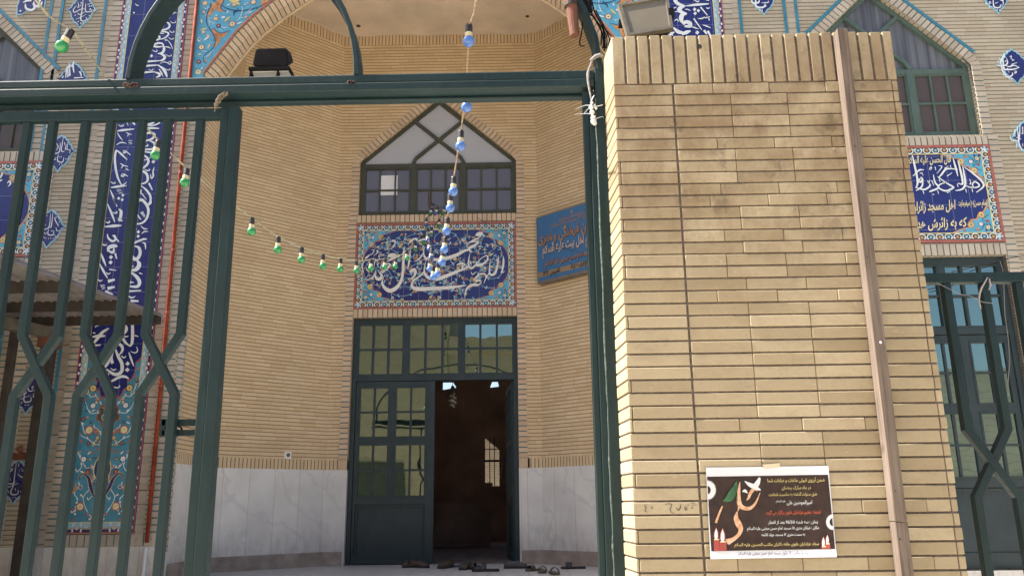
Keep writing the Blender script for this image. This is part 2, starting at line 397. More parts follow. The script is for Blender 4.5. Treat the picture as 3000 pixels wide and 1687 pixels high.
def glass_mat(name, tint, refl, dark, rough=.02, bumpy=.02, frk=.5):
    n = N(name); n.t.nodes.remove(n.b)
    g = n.n('ShaderNodeBsdfGlossy'); g.inputs[0].default_value = (*tint, 1); g.inputs[1].default_value = rough
    d = n.n('ShaderNodeBsdfDiffuse'); d.inputs[0].default_value = (*dark, 1)
    bm = n.n('ShaderNodeBump'); bm.inputs['Strength'].default_value = bumpy; bm.inputs['Distance'].default_value = .02
    n.l(n.noise(n.obj(), 3.5, 1), bm.inputs['Height']); n.l(bm.outputs[0], g.inputs['Normal'])
    fr = n.n('ShaderNodeFresnel'); fr.inputs[0].default_value = 1.5
    mx = n.n('ShaderNodeMixShader'); n.l(n.math('ADD', n.math('MULTIPLY', fr.outputs[0], frk), refl, clamp=True), mx.inputs[0])
    n.l(d.outputs[0], mx.inputs[1]); n.l(g.outputs[0], mx.inputs[2]); n.l(mx.outputs[0], n.out.inputs[0]); return n.m
m_gdoor = glass_mat("tinted_door_glass", (.62,.83,.76), .34, (.010,.014,.011), .015, .05)
m_gwin = glass_mat("dusty_window_glass", (.75,.72,.75), .07, (.105,.094,.100), .15, frk=.25)
m_gfac = glass_mat("facade_window_glass", (.75,.7,.65), .03, (.085,.066,.060), .12, frk=.25)
m_gpale = glass_mat("pale_frosted_glass", (.85,.85,.9), .06, (.40,.395,.40), .3, frk=.2)
# ================================================================ the setting
XC, YF, YB, ZF = -1.11, 8.0, 10.0, -0.655
def mx(x): return 2*XC - x
g = MB(); g.box(-40, -40, -1.7, 40, 7.2, -1.5); struct(g.build("street", m_concrete))
g = MB(); g.box(-3.43, 7.62, -1.45, 1.21, 10.14, ZF); struct(g.build("landing", m_floor))
g = MB(); g.box(-3.43, 7.30, -1.45, 1.21, 7.62, -.93); g.box(-3.43, 7.00, -1.45, 1.21, 7.30, -1.21); struct(g.build("steps", m_floor))

# ================================================================ the mosque: one building, its parts below
MQ = thing("mosque", "cream brick mosque front with blue tile bands and an arched entrance recess", "mosque", (XC, 9.0, -1.5))
ARCH = [(-3.44, 4.47), (-3.44, 4.55), (-3.277, 4.81), (-3.109, 5.065), (-2.937, 5.262), (-2.714, 5.463), (-2.40, 5.70), (-2.0, 5.95), (-1.6, 6.17), (XC, 6.40)]
WXC, WHW, WZ0, WZS, WZA = 3.838, 0.965, 3.69, 4.52, 5.46      # side windows
def win_outline(xc, hw, z0, zs, za): return [(xc-hw, z0), (xc+hw, z0), (xc+hw, zs), (xc, za), (xc-hw, zs)]
DX0, DX1, DZ1 = 2.845, 4.83, 2.375                              # side doors
iw = [(-3.44, -1.48)] + ARCH[1:] + [(mx(x), z) for x, z in reversed(ARCH[1:-1])] + [(mx(-3.44), -1.48)]
holes = [iw]
for sgn in (1, -1):
    q = win_outline(WXC, WHW, WZ0, WZS, WZA); d = [(DX0, -.62), (DX1, -.62), (DX1, DZ1), (DX0, DZ1)]
    if sgn < 0: q = [(mx(x), z) for x, z in q]; d = [(mx(x), z) for x, z in d]
    holes += [q, d]
w = MB(); w.region([(-15, -1.49), (7.3, -1.49), (7.3, 8), (-15, 8)], holes, lambda x, z: (x, YF, z))
w.box(-15, 8.3, 7.7, 7.3, 17.0, 8.0); w.box(-15, 8.3, -1.49, -14.7, 17, 7.7); w.box(7.0, 8.3, -1.49, 7.3, 17, 7.7)
w.build("facade_wall", m_field, MQ, fixn=False)

# ---- niche: half octagon; splays at 48.6 degrees
NX0, NX1 = -3.41, mx(-3.41); CL, CR = (-2.40, 10.0), (0.18, 10.0); RL, RR = (-3.41, 9.10), (mx(-3.41), 9.10)
PLAN = [(NX0, 8.1), RL, CL, CR, RR, (NX1, 8.1)]
def niche(z0, z1, name, mat, push=0.0, back_holes=None, tops=False):
    halves = [MB()] if back_holes is None else [MB(), MB()]
    def put(b, xa, ya, xb, yb, nx, ny):
        b.poly([(xa+nx, ya+ny, z0), (xb+nx, yb+ny, z0), (xb+nx, yb+ny, z1), (xa+nx, ya+ny, z1)])
        if tops: b.poly([(xa, ya, z1), (xb, yb, z1), (xb+nx, yb+ny, z1), (xa+nx, ya+ny, z1)])
    for i in range(5):
        (xa, ya), (xb, yb) = PLAN[i], PLAN[i+1]
        nx, ny = (yb-ya), -(xb-xa); l = math.hypot(nx, ny); nx, ny = nx/l*push, ny/l*push
        if i == 2 and back_holes:
            for b, (a, c) in zip(halves, back_holes): put(b, a, ya, c, yb, nx, ny)
        else: put(halves[0] if i < 3 else halves[-1], xa, ya, xb, yb, nx, ny)
    for b in halves: b.build(name, mat, MQ, fixn=False)
DL, DR = -2.145, -0.095
side = [(CL[0], DL-.02), (DR+.02, CR[0])]
niche(-.50, .43, "marble_dado", m_marble, back_holes=side)
niche(ZF, -.50, "skirting", m_skirt, back_holes=side, push=.012, tops=True)
niche(.43, .545, "lower_soldier_course", m_soldier, back_holes=[(CL[0], -2.25), (.03, CR[0])])
niche(6.085, 6.25, "upper_soldier_course", m_soldier)
b = MB()
for i in (0, 1, 3, 4):
    (xa, ya), (xb, yb) = PLAN[i], PLAN[i+1]; b.poly([(xa, ya, .545), (xb, yb, .545), (xb, yb, 6.085), (xa, ya, 6.085)])
NW = (XC, 1.02, 3.625, 4.385, 5.285)
b.region([(CL[0], .545), (DL, .545), (DL, 2.285), (DR, 2.285), (DR, .545), (CR[0], .545), (CR[0], 6.085), (CL[0], 6.085)], [win_outline(*NW)], lambda x, z: (x, YB, z))
b.build("niche_wall", m_niche, MQ, fixn=False)
b = MB(); b.poly([(NX0, 8.2, 6.25), (NX1, 8.2, 6.25), (*RR, 6.25), (*CR, 6.25), (*CL, 6.25), (*RL, 6.25)])
for (xa, ya), (xb, yb) in zip(PLAN, PLAN[1:]):     # ragged plaster edge running down over the top bricks
    n = 14; ins = 0.006; dx, dy = (yb-ya), -(xb-xa); l = math.hypot(dx, dy); dx, dy = dx/l*ins, dy/l*ins
    top = []; bot = []
    for k in range(n+1):
        t = k/n; x, y = xa+(xb-xa)*t+dx, ya+(yb-ya)*t+dy; top.append((x, y, 6.251)); bot.append((x, y, 6.251-rnd.uniform(.012, .05)))
    for k in range(n): b.poly([top[k], top[k+1], bot[k+1], bot[k]])
ceil = b.build("niche_ceiling", m_plaster, MQ, fixn=False)
b = MB()
for px, py, r in ((1050, 77, .030), (1545, 49, .026)):
    p = atz(px, py, 6.247); b.lathe([(r, 0), (r, .003)], (p.x, p.y, 6.245), n=14)
b.build("conduit_hole", m_beam, ceil)

# ---- bricks with real joints
def brick_path(b, pts, w_in, w_out, y0, y1, pitch=.063, joint=.0125, mi=0, mo=1, closed=False, skipmortar=False):
    """bricks set square to a path in the facade plane; mortar strip behind the joints"""
    for (xa, za), (xb, zb) in zip(pts, pts[1:]):
        L = math.hypot(xb-xa, zb-za); tx, tz = (xb-xa)/L, (zb-za)/L; nx, nz = -tz, tx
        k = max(1, round(L/pitch)); p = L/k
        def Q(s, o): return (xa+tx*s+nx*o, za+tz*s+nz*o)
        for i in range(k):
            s0, s1 = i*p+joint/2, (i+1)*p-joint/2; e = rnd.uniform(-.0015, .0015)
            q = [Q(s0, -w_in), Q(s1, -w_in), Q(s1, w_out), Q(s0, w_out)]
            b.hexa([(x, y0+e, z) for x, z in q] + [(x, y1, z) for x, z in q], mi)
        if not skipmortar:
            q = [Q(0, -w_in+.004), Q(L, -w_in+.004), Q(L, w_out-.002), Q(0, w_out-.002)]
            b.hexa([(x, y0+.007, z) for x, z in q] + [(x, y1+.002, z) for x, z in q], mo)

# arch ring: chamfered bricks with blue joints, jambs below
b = MB()
def ring(pts, c0, c1, ylast, pitch=.0635, joint=.014):
    n = len(pts); S = [0]
    for a, c in zip(pts, pts[1:]): S.append(S[-1]+math.hypot(c[0]-a[0], c[1]-a[1]))
    nor = []
    for i in range(n):
        a, c = pts[max(i-1, 0)], pts[min(i+1, n-1)]; l = math.hypot(c[0]-a[0], c[1]-a[1]); nor.append(((c[1]-a[1])/l, -(c[0]-a[0])/l))
    def at_s(s):
        for i in range(n-1):
            if s <= S[i+1]+1e-9: break
        t = (s-S[i])/(S[i+1]-S[i]); lp = lambda a, c: (a[0]+(c[0]-a[0])*t, a[1]+(c[1]-a[1])*t)
        return lp(pts[i], pts[i+1]), lp(nor[i], nor[i+1])
    def prof(s, d):
        (x, z), (nx, nz) = at_s(s); P = [(-.03, YF+.001), (0-d, YF+.001), (c0-d, YF+c1), (c0-d, ylast), (-.03, ylast)]
        return [(x+nx*o, y, z+nz*o) for o, y in P]
    k = round(S[-1]/pitch); p = S[-1]/k
    for i in range(k):
        A, B = prof(i*p+joint/2, rnd.uniform(-.001, .001)), prof((i+1)*p-joint/2, rnd.uniform(-.001, .001))
        b.add(A+B, [(0,1,2,3,4), (9,8,7,6,5)] + [(j, 5+j, 5+(j+1) % 5, (j+1) % 5) for j in range(5)], 0)
        A, B = prof(i*p, .007), prof((i+1)*p, .007)
        b.add(A+B, [(j, 5+j, 5+(j+1) % 5, (j+1) % 5) for j in range(5)], 1)
ring(ARCH, .05, .10, YF+.26); ring([(mx(x), z) for x, z in reversed(ARCH)], .05, .10, YF+.26)
b.build("arch_ring", [m_trim, m_teal], MQ)
for f in (lambda x: x, mx): b = MB(); b.box(f(-3.46), 8.0, -1.48, f(-3.404), 8.13, -.39); b.build("jamb_foot", m_marble, MQ)
b = MB(); pts = []
for (xa, za), (xb, zb) in zip(ARCH, ARCH[1:]):
    l = math.hypot(xb-xa, zb-za); pts.append((xa+(zb-za)/l*.055, YF+.275, za-(xb-xa)/l*.055))
b.tube(pts, .014, 6); b.tube([(mx(p[0]), p[1], p[2]) for p in pts], .014, 6)
b.build("plaster_bead", m_bead, MQ)
for s in (1, -1):
    b = MB()
    f = (lambda x: x) if s > 0 else mx
    pj = [(f(-3.44), -.40), (f(-3.44), 4.50)]
    ring(pj if s > 0 else list(reversed(pj)), .03, .06, YF+.12)
    brick_path(b, [(f(-3.505), -.33), (f(-3.505), 4.52)], .045, .045, YF-.008, YF+.01)
    brick_path(b, [(f(-3.655), -.33), (f(-3.655), 7)], .040, .040, YF-.006, YF+.01)
    brick_path(b, [(f(-4.485), -.33), (f(-4.485), 7)], .052, .052, YF-.008, YF+.01)
    brick_path(b, [(f(-4.575), -.30), (f(-4.575), 7)], .036, .036, YF-.004, YF+.01)
    brick_path(b, [(f(-5.168), -.33), (f(-5.168), 7)], .055, .055, YF-.004, YF+.01)
    brick_path(b, [(f(-4.44), -.275), (f(-3.46), -.275)], .055, .05, YF-.012, YF+.01, pitch=.072)
    b.build("pilaster_bricks", [m_trimf, m_teal], MQ)
for s in (1, -1):
    f = (lambda x: x) if s > 0 else mx
    for x in (-4.622, -5.108, -5.232): b = MB(); b.box(f(x)-.016, YF-.012, -.33, f(x)+.016, YF+.005, 7.2); b.build("turquoise_strip", m_turqs, MQ)
    b = MB(); b.box(f(-3.46), YF-.02, -1.48, f(-5.1), YF+.01, -.335); b.build("plinth_slab", m_marble, MQ)
    b = MB(); b.box(f(-5.1), YF-.012, -1.48, f(-5.1)+(-9 if s > 0 else 3.9), YF+.01, -.62); b.build("plinth_slab", m_marble, MQ)

# ---- windows
def pointed_window(xc, hw, z0, zs, za, Y, fm, low, up, mul=.335, trim=True, dep=.1):
    """steel window: three lights of six panes, a transom and a crossed head; the frame is the part, panes below it"""
    f = MB(); fw = .055; d0, d1 = Y-.028, Y+.03
    f.bar([(xc-hw+fw/2, z0), (xc-hw+fw/2, zs+.01)], fw, d0, d1); f.bar([(xc+hw-fw/2, z0), (xc+hw-fw/2, zs+.01)], fw, d0, d1)
    f.box(xc-hw, d0-.002, z0, xc+hw, d1, z0+fw)
    sl = math.hypot(hw, za-zs); nx, nz = (za-zs)/sl, hw/sl
    for s in (-1, 1): f.bar([(xc+s*(hw-nx*fw/2), zs-nz*fw/2+.02), (xc, za-fw/2/nz*.98)], fw, d0-.004-.002*s, d1)
    f.box(xc-hw, d0-.003, zs-.085, xc+hw, d1, zs-.03)
    for s in (-1, 1): f.box(xc+s*mul-.036, d0-.006, z0, xc+s*mul+.036, d1, zs-.03)
    # crossing diagonals of the head
    zt = zs-.03; h = .5*(hw+mul); k = (za-zs)/hw
    for s in (-1, 1):
        x1 = xc+s*(mul+.01); z1 = zt
        # goes up and inwards over the centre to meet the other slope
        x2 = xc-s*(hw-mul)*.47*1.0; z2 = zs+(hw-abs(x2-xc))*k-.03
        f.bar([(x1, z1), (x1-s*.035, z1+.075), (x2, z2)], .042, d0-.008-.003*s, d1)
    for lx0, lx1 in ((xc-hw+fw, xc-mul-.036), (xc-mul+.036, xc+mul-.036), (xc+mul+.036, xc+hw-fw)):
        for t in (1/3, 2/3): x = lx0+(lx1-lx0)*t; f.box(x-.011, d0+.008, z0+fw, x+.011, d1-.01, zs-.085)
        zm = z0+fw+(zs-.085-z0-fw)*.5; f.box(lx0, d0+.006, zm-.012, lx1, d1-.01, zm+.012)
        f.bar([(lx0+.009, z0+fw), (lx0+.009, zs-.085)], .018, d0+.004, d1-.008); f.bar([(lx1-.009, z0+fw), (lx1-.009, zs-.085)], .018, d0+.004, d1-.008)
        f.box(lx0, d0+.005, z0+fw, lx1, d1-.008, z0+fw+.018); f.box(lx0, d0+.005, zs-.103, lx1, d1-.008, zs-.085)
    fr = f.build("window", fm, MQ)
    p = MB(); p.box(xc-hw+.02, Y, z0+.02, xc+hw-.02, Y+.006, zs-.05); p.build("lower_pane", low, fr)
    p = MB(); q = [(xc-hw+.02, zs-.05), (xc+hw-.02, zs-.05), (xc+hw-.02, zs-.005), (xc, za-.03), (xc-hw+.02, zs-.005)]
    p.prism([(x, Y, z) for x, z in q], [(x, Y+.006, z) for x, z in q]); p.build("head_pane", up, fr)
    r = MB(); o = win_outline(xc, hw, z0, zs, za); w0 = Y-dep
    for i in range(5):
        (xa, za_), (xb, zb) = o[i], o[(i+1) % 5]
        r.poly([(xa, w0, za_), (xb, w0, zb), (xb, Y+.03, zb), (xa, Y+.03, za_)])
    r.build("reveal", m_soldier if False else m_niche if Y > 9 else m_field, MQ, fixn=False)
    return fr
nwin = pointed_window(*NW, YB+.07, m_wframe, m_gwin, m_gpale, mul=.325, dep=.07)
lab(nwin, "dark framed pointed window above the central tile panel")
b = MB(); p0, p1 = at(1114, 515, YB+.064), at(1164, 572, YB+.064)
b.box(p0.x, YB+.060, p1.z, p1.x, YB+.0645, p0.z); b.build("paper_sheet", m_paper, nwin)
rwin = pointed_window(WXC, WHW, WZ0, WZS, WZA, YF+.09, m_gframe, m_gfac, m_gfac, dep=.09)
lab(rwin, "green framed pointed window on the right of the facade")
lwin = pointed_window(mx(WXC), WHW, WZ0, WZS, WZA, YF+.09, m_wframe, m_gfac, m_gfac, dep=.09)
lab(lwin, "pointed window at the left edge, mostly out of view")
# pleated curtains close behind the head of the right window (they show through as stripes on the glass)
n = N("curtain_glass"); uvx = n.uv(); spx = n.n('ShaderNodeSeparateXYZ'); n.l(uvx, spx.inputs[0])
cw = n.noise(n.scaled(uvx, (9, .25, 1)), 1.6, 3); n.set(n.mix(n.ramp(cw, .35, .65), (.050,.053,.065), (.150,.155,.165)), .25, spec=.5)
m_curt = n.m
for q in (rwin, lwin):
    for ch in q.children:
        if ch.name.startswith("head_pane"): ch.data.materials[0] = m_curt

# ---- surrounds of windows, panels and doors
def surround(xc, hw, z0, zs, za, Y, mat, yoff=.014, w=.105):
    b = MB(); y0, y1 = Y-yoff, Y+.02
    brick_path(b, [(xc-hw, z0), (xc-hw, zs-.03)], 0, w, y0, y1); brick_path(b, [(xc+hw, zs-.03), (xc+hw, z0)], 0, w, y0, y1)
    sl = math.hypot(hw, za-zs); a = math.atan2(za-zs, hw)
    c = .10
    pl = (xc-hw+c*math.cos(a), zs+c*math.sin(a)); pr = (xc+hw-c*math.cos(a), zs+c*math.sin(a))
    brick_path(b, [pl, (xc-.01, za-.01)], 0, w, y0-.001, y1); brick_path(b, [(xc+.01, za-.01), pr], 0, w, y0-.001, y1)
    for s, p in ((-1, pl), (1, pr)):        # three wedge bricks turn the corner
        for i in range(3):
            t0, t1 = (i+.06)/3, (i+.94)/3
            def K(t): 
                ang = math.pi/2*0; th = (math.pi if s < 0 else 0); aa = a*0
                x = xc+s*hw+(p[0]-xc-s*hw)*t; z = (zs-.03)+(p[1]-zs+.03)*t
                d = Vector((s, 0)).lerp(Vector((s*math.sin(a), math.cos(a))), t).normalized(); return (x, z), (x+d.x*w, z+d.y*w)
            (i0, o0), (i1, o1) = K(t0), K(t1); q = [i0, i1, o1, o0]
            b.hexa([(x, y0, z) for x, z in q]+[(x, y1, z) for x, z in q], 0)
        (i0, o0), (i1, o1) = K(0), K(1)
        b.hexa([(x, y0+.007, z) for x, z in (i0, i1, o1, o0)]+[(x, y1, z) for x, z in (i0, i1, o1, o0)], 1)
    return b
PX0, PX1, PZ0, PZ1 = -2.147, -0.097, 2.386, 3.516
b = surround(*NW, YB, m_trim, w=.108)
brick_path(b, [(PX1, 3.575), (PX0, 3.575)], .052, .045, YB-.015, YB+.02)
brick_path(b, [(PX0, 2.335), (PX1, 2.335)], .052, .05, YB-.016, YB+.06)
for x0, x1, zz0, zz1 in ((PX0-.105, PX0, -.655+1.2, 3.625), (PX1, PX1+.105, .545, 3.625)):
    xm = (x0+x1)/2; brick_path(b, [(xm, .545), (xm, 3.625)], (x1-x0)/2, (x1-x0)/2, YB-.014, YB+.02)
b.box(PX0-.105, YB-.012, .43, PX0+.0, YB+.06, .545, 0); b.box(PX1, YB-.012, .43, PX1+.105, YB+.06, .545, 0)
for x in (PX0, PX1):       # brick returns beside the door
    s = -1 if x == PX0 else 1
    b.box(x, YB+.0, .43, x+s*.03, YB+.1, 2.285, 0)
b.build("opening_surround", [m_trim, m_teal], MQ)
for x0, x1 in ((PX0-.02, PX0+.002), (PX1-.002, PX1+.02)): b = MB(); b.box(x0, YB-.004, ZF, x1, YB+.1, .43); b.build("marble_return", m_marble, MQ)
for s in (1, -1):
    xc = WXC if s > 0 else mx(WXC)
    b = surround(xc, WHW, WZ0, WZS, WZA, YF, m_trimf, .012)
    x0, x1 = xc-1.005, xc+1.005
    brick_path(b, [(x1, 3.63), (x0, 3.63)], .05, .055, YF-.013, YF+.02)
    brick_path(b, [(x0, 2.44), (x1, 2.44)], .06, .055, YF-.014, YF+.09)
    for xm in (x0-.055, x1+.055): brick_path(b, [(xm, -.62), (xm, 3.69)], .052, .052, YF-.012, YF+.02)
    b.build("opening_surround", [m_trimf, m_teal], MQ)
    b = MB(); a = math.atan2(WZA-WZS, WHW); o = .128        # turquoise line outside the pointed head
    kx = WHW+o/math.sin(a)
    for t in (-1, 1):
        b.bar([(xc+t*(kx-.13), WZS+.13*math.tan(a)), (xc, WZS+kx*math.tan(a))], .033, YF-.013-.001*t, YF+.005)
    for xx in (xc-WHW-.135+.01, xc+WHW+.135-.01) if False else (): pass
    b.build("turquoise_strip", m_turqs, MQ)

# ---- doors
def leaf(name, map3, parent, w, zb, dz=0.0, label=None):
    """steel leaf in (u from the hinge, z, depth) coordinates, mapped into place by map3"""
    def bx(b, u0, z0, u1, z1, d0=-.022, d1=.022, mi=0):
        b.hexa([map3(u0, z0, d0), map3(u1, z0, d0), map3(u1, z1, d0), map3(u0, z1, d0), map3(u0, z0, d1), map3(u1, z0, d1), map3(u1, z1, d1), map3(u0, z1, d1)], mi)
    b = MB(); z = lambda v: v+dz
    bx(b, 0, zb, .035, z(1.49)); bx(b, w-.098, zb, w, z(1.49)); bx(b, .035, z(1.428), w-.098, z(1.49), -.021); bx(b, .035, z(.735), w-.098, z(.805), -.021)
    bx(b, .035, z(.03), w-.098, z(.11), -.021); bx(b, .035, zb, w-.098, z(-.575), -.021)
    um = w*.463; bx(b, um-.033, z(.11), um+.033, z(1.428), -.020)
    for u0, u1 in ((.035, um-.033), (um+.033, w-.098)):
        for z0, z1 in ((z(.11), z(.735)), (z(.805), z(1.428))):
            bx(b, u0, z0, u0+.018, z1, -.028, .02); bx(b, u1-.018, z0, u1, z1, -.028, .02); bx(b, u0+.018, z0, u1-.018, z0+.018, -.028, .02); bx(b, u0+.018, z1-.018, u1-.018, z1, -.028, .02)
            bx(b, (u0+u1)/2-.012, z0+.018, (u0+u1)/2+.012, z1-.018, -.02, .015); zm = (z0+z1)/2; bx(b, u0+.018, zm-.012, u1-.018, zm+.012, -.018, .015)
    for e0, e1, f0, f1 in ((.05, w-.113, z(.0), z(.018)), (.05, w-.113, z(-.575), z(-.557)), (.05, .066, z(-.557), z(.0)), (w-.129, w-.113, z(-.557), z(.0))): bx(b, e0, f0, e1, f1, -.026, .01)
    o = b.build(name, m_door, parent)
    if label: lab(o, label)
    b = MB()
    for u0, u1 in ((.05, um-.045), (um+.045, w-.11)):
        for z0, z1 in ((z(.12), z(.725)), (z(.815), z(1.418))): bx(b, u0, z0, u1, z1, -.004, .004)
    b.build("pane", m_gdoor, o)
    b = MB(); bx(b, .03, z(-.58), w-.09, z(.035), -.008, .008); b.build("kick_panel", m_door, o)
    return o
def door_set(xa, xb, Y, dz, open_right, zb):
    f = MB(); d0, d1 = Y-.04, Y+.04; zt = 2.285+dz
    f.box(xa, d0, zb, xa+.055, d1, zt); f.box(xb-.055, d0, zb, xb, d1, zt); f.box(xa+.055, d0, 2.215+dz, xb-.055, d1, zt); f.box(xa+.055, d0+.001, 1.497+dz, xb-.055, d1, 1.567+dz)
    t = (xb-xa)/3
    L = [(xa+.055, xa+.630), (xa+.688, xa+1.322), (xa+1.378, xb-.055)]
    for x0, x1 in ((L[0][1], L[1][0]), (L[1][1], L[2][0])): f.box(x0, d0+.002, 1.567+dz, x1, d1, 2.215+dz)
    for x0, x1 in L:
        for t in (1/3, 2/3): x = x0+(x1-x0)*t; f.box(x-.013, d0+.012, 1.567+dz, x+.013, d1-.02, 2.215+dz)
        f.box(x0, d0+.014, 1.878+dz, x1, d1-.02, 1.902+dz)
        for a, c in ((x0, x0+.016), (x1-.016, x1)): f.box(a, d0+.006, 1.567+dz, c, d1-.01, 2.215+dz)
        f.box(x0, d0+.007, 1.567+dz, x1, d1-.01, 1.583+dz); f.box(x0, d0+.007, 2.199+dz, x1, d1-.01, 2.215+dz)
    fr = f.build("door", m_door, MQ)
    b = MB()
    for x0, x1 in L: b.box(x0+.008, Y-.002, 1.575+dz, x1-.008, Y+.004, 2.207+dz)
    b.build("transom_pane", m_gdoor, fr)
    w = (xb-xa-.12)/2
    leaf("leaf", lambda u, z, d: (xa+.06+u, Y+d, z), fr, w, zb+.01, dz)
    if open_right:
        an = R(84); hx, hy = xb-.06, Y+.045
        ux, uy = -math.cos(an), math.sin(an); nx, ny = math.sin(an), math.cos(an)
        o = leaf("leaf", lambda u, z, d: (hx+ux*u+nx*d, hy+uy*u+ny*d, z), fr, w, zb+.01, dz, "right door leaf standing open into the dark hall")
        h = MB(); pb = lambda u, z, d: Vector((hx+ux*u+nx*d, hy+uy*u+ny*d, z))
        h.tube([pb(w-.06, .36, -.03), pb(w-.06, .36, -.075), pb(w-.06, .58, -.075), pb(w-.06, .58, -.03)], .011, 8); h.build("handle", m_bakel, fr)
    else: leaf("leaf", lambda u, z, d: (xb-.06-u, Y+d, z), fr, w, zb+.01, dz)
    return fr
lab(door_set(-2.145, -.095, YB+.10, 0, True, ZF+.004), "central steel double door, left leaf closed and right leaf open")
lab(door_set(DX0, DX1, YF+.10, .09, False, -.62), "closed steel door on the right, behind the green fence")
lab(door_set(mx(DX1), mx(DX0), YF+.10, .09, False, -.62), "closed steel door on the left, hidden under the canopy")

# ---- dark prayer hall behind the open leaf
m_hall = plain("hall_wall", (.40,.28,.22), .9, .3, 1.5); m_carpet = plain("carpet", (.22,.15,.12), .95, .4, 9)
b = MB(); X0, X1, Y0, Y1, Z1 = -3.3, 1.0, 10.16, 16.0, 4.6
for q in ([(X0,Y0,ZF),(X0,Y1,ZF),(X0,Y1,Z1),(X0,Y0,Z1)], [(X1,Y0,ZF),(X1,Y1,ZF),(X1,Y1,Z1),(X1,Y0,Z1)], [(X0,Y0,Z1),(X1,Y0,Z1),(X1,Y1,Z1),(X0,Y1,Z1)]): b.poly(q)
hw_ = [(-.80,.42),(-.66,.42),(-.66,.36),(-.53,.36),(-.53,1.03),(-.80,1.25)]
hc1 = [(-1.62,2.19),(-1.36,2.23),(-1.42,2.33),(-1.62,2.33)]; hc2 = [(-.70,2.22),(-.53,2.24),(-.55,2.33),(-.66,2.33)]
ho1 = [(.05,.0),(.9,.0),(.9,2.3),(.05,2.3)]; ho2 = [(-3.2,.0),(-2.1,.0),(-2.1,2.3),(-3.2,2.3)]  # unseen openings added so more daylight reaches the hall
b.region([(X0,ZF),(X1,ZF),(X1,Z1),(X0,Z1)], [hw_, hc1, hc2, ho1, ho2], lambda x, z: (x, Y1, z))
hall = b.build("hall_wall", m_hall, MQ, fixn=False)
b = MB(); b.box(X0, 10.145, ZF-.05, X1, Y1, ZF+.008); b.build("carpet", m_carpet, hall)
b = MB()
for x in (-.71, -.62): b.box(x-.008, 15.95, .36, x+.008, 15.97, 1.25)
b.box(-.81, 15.94, .80, -.52, 15.975, .84); b.box(-.81, 15.945, 1.03, -.52, 15.97, 1.045); b.build("window_grille", m_beam, hall)
b = MB(); b.box(-2.0, 14.2, ZF+.009, -.62, 14.3, .05); b.build("low_partition", m_hall, hall)
BW = thing("rear_wall", "sunlit cream wall glimpsed through the far window of the dark hall", "wall", (-1, 20, -1.5))
b = MB(); b.box(-7, 20, -1.5, 5, 20.3, 2.3); b.build("brickwork", m_field, BW)
b = MB(); b.box(-12, 17.05, -1.6, 10, 40, -1.5); struct(b.build("rear_yard", m_concrete))
# ================================================================ glazed tile work (painted ornament as thin inlays)
def flower(b, x, z, r, Y, petals, mp, mc, mo, rot=0.0, outline=1.25):
    def pet(rr, k, yy, mi):
        for i in range(petals):
            a = rot+2*math.pi*i/petals; c, s = math.cos(a), math.sin(a); q = []
            for t in range(8):
                u = 2*math.pi*t/8; d = rr*(.56+.46*math.cos(u)); e = rr*k*math.sin(u); q.append((x+d*c-e*s, z+d*s+e*c))
            b.flat(q, yy-.00003*i, mi)
    if mo is not None: pet(r*outline, .42*outline, Y, mo)
    pet(r, .38, Y-.0004, mp)
    b.flat([(x+r*.28*math.cos(t*math.pi/4), z+r*.28*math.sin(t*math.pi/4)) for t in range(8)], Y-.0008, mc)
def leafshape(b, x, z, L, wd, ang, Y, mi):
    c, s = math.cos(ang), math.sin(ang); q = []
    for t, e in ((0,0),(.25,.8),(.55,1),(.8,.6),(1,0),(.8,-.35),(.5,-.6),(.2,-.5)):
        u, v = t*L, e*wd/2; q.append((x+u*c-v*s, z+u*s+v*c))
    b.flat(q, Y, mi)
GM = [m_navy, m_turq, m_white, m_lblue, m_yel, m_red, m_org, m_dgreen, m_black, m_violet, m_cream, m_brickred]
NAVY, TURQ, WHITE, LBLUE, YEL, RED, ORG_, DGR, BLK, VIO, CRM, BRD = range(12)

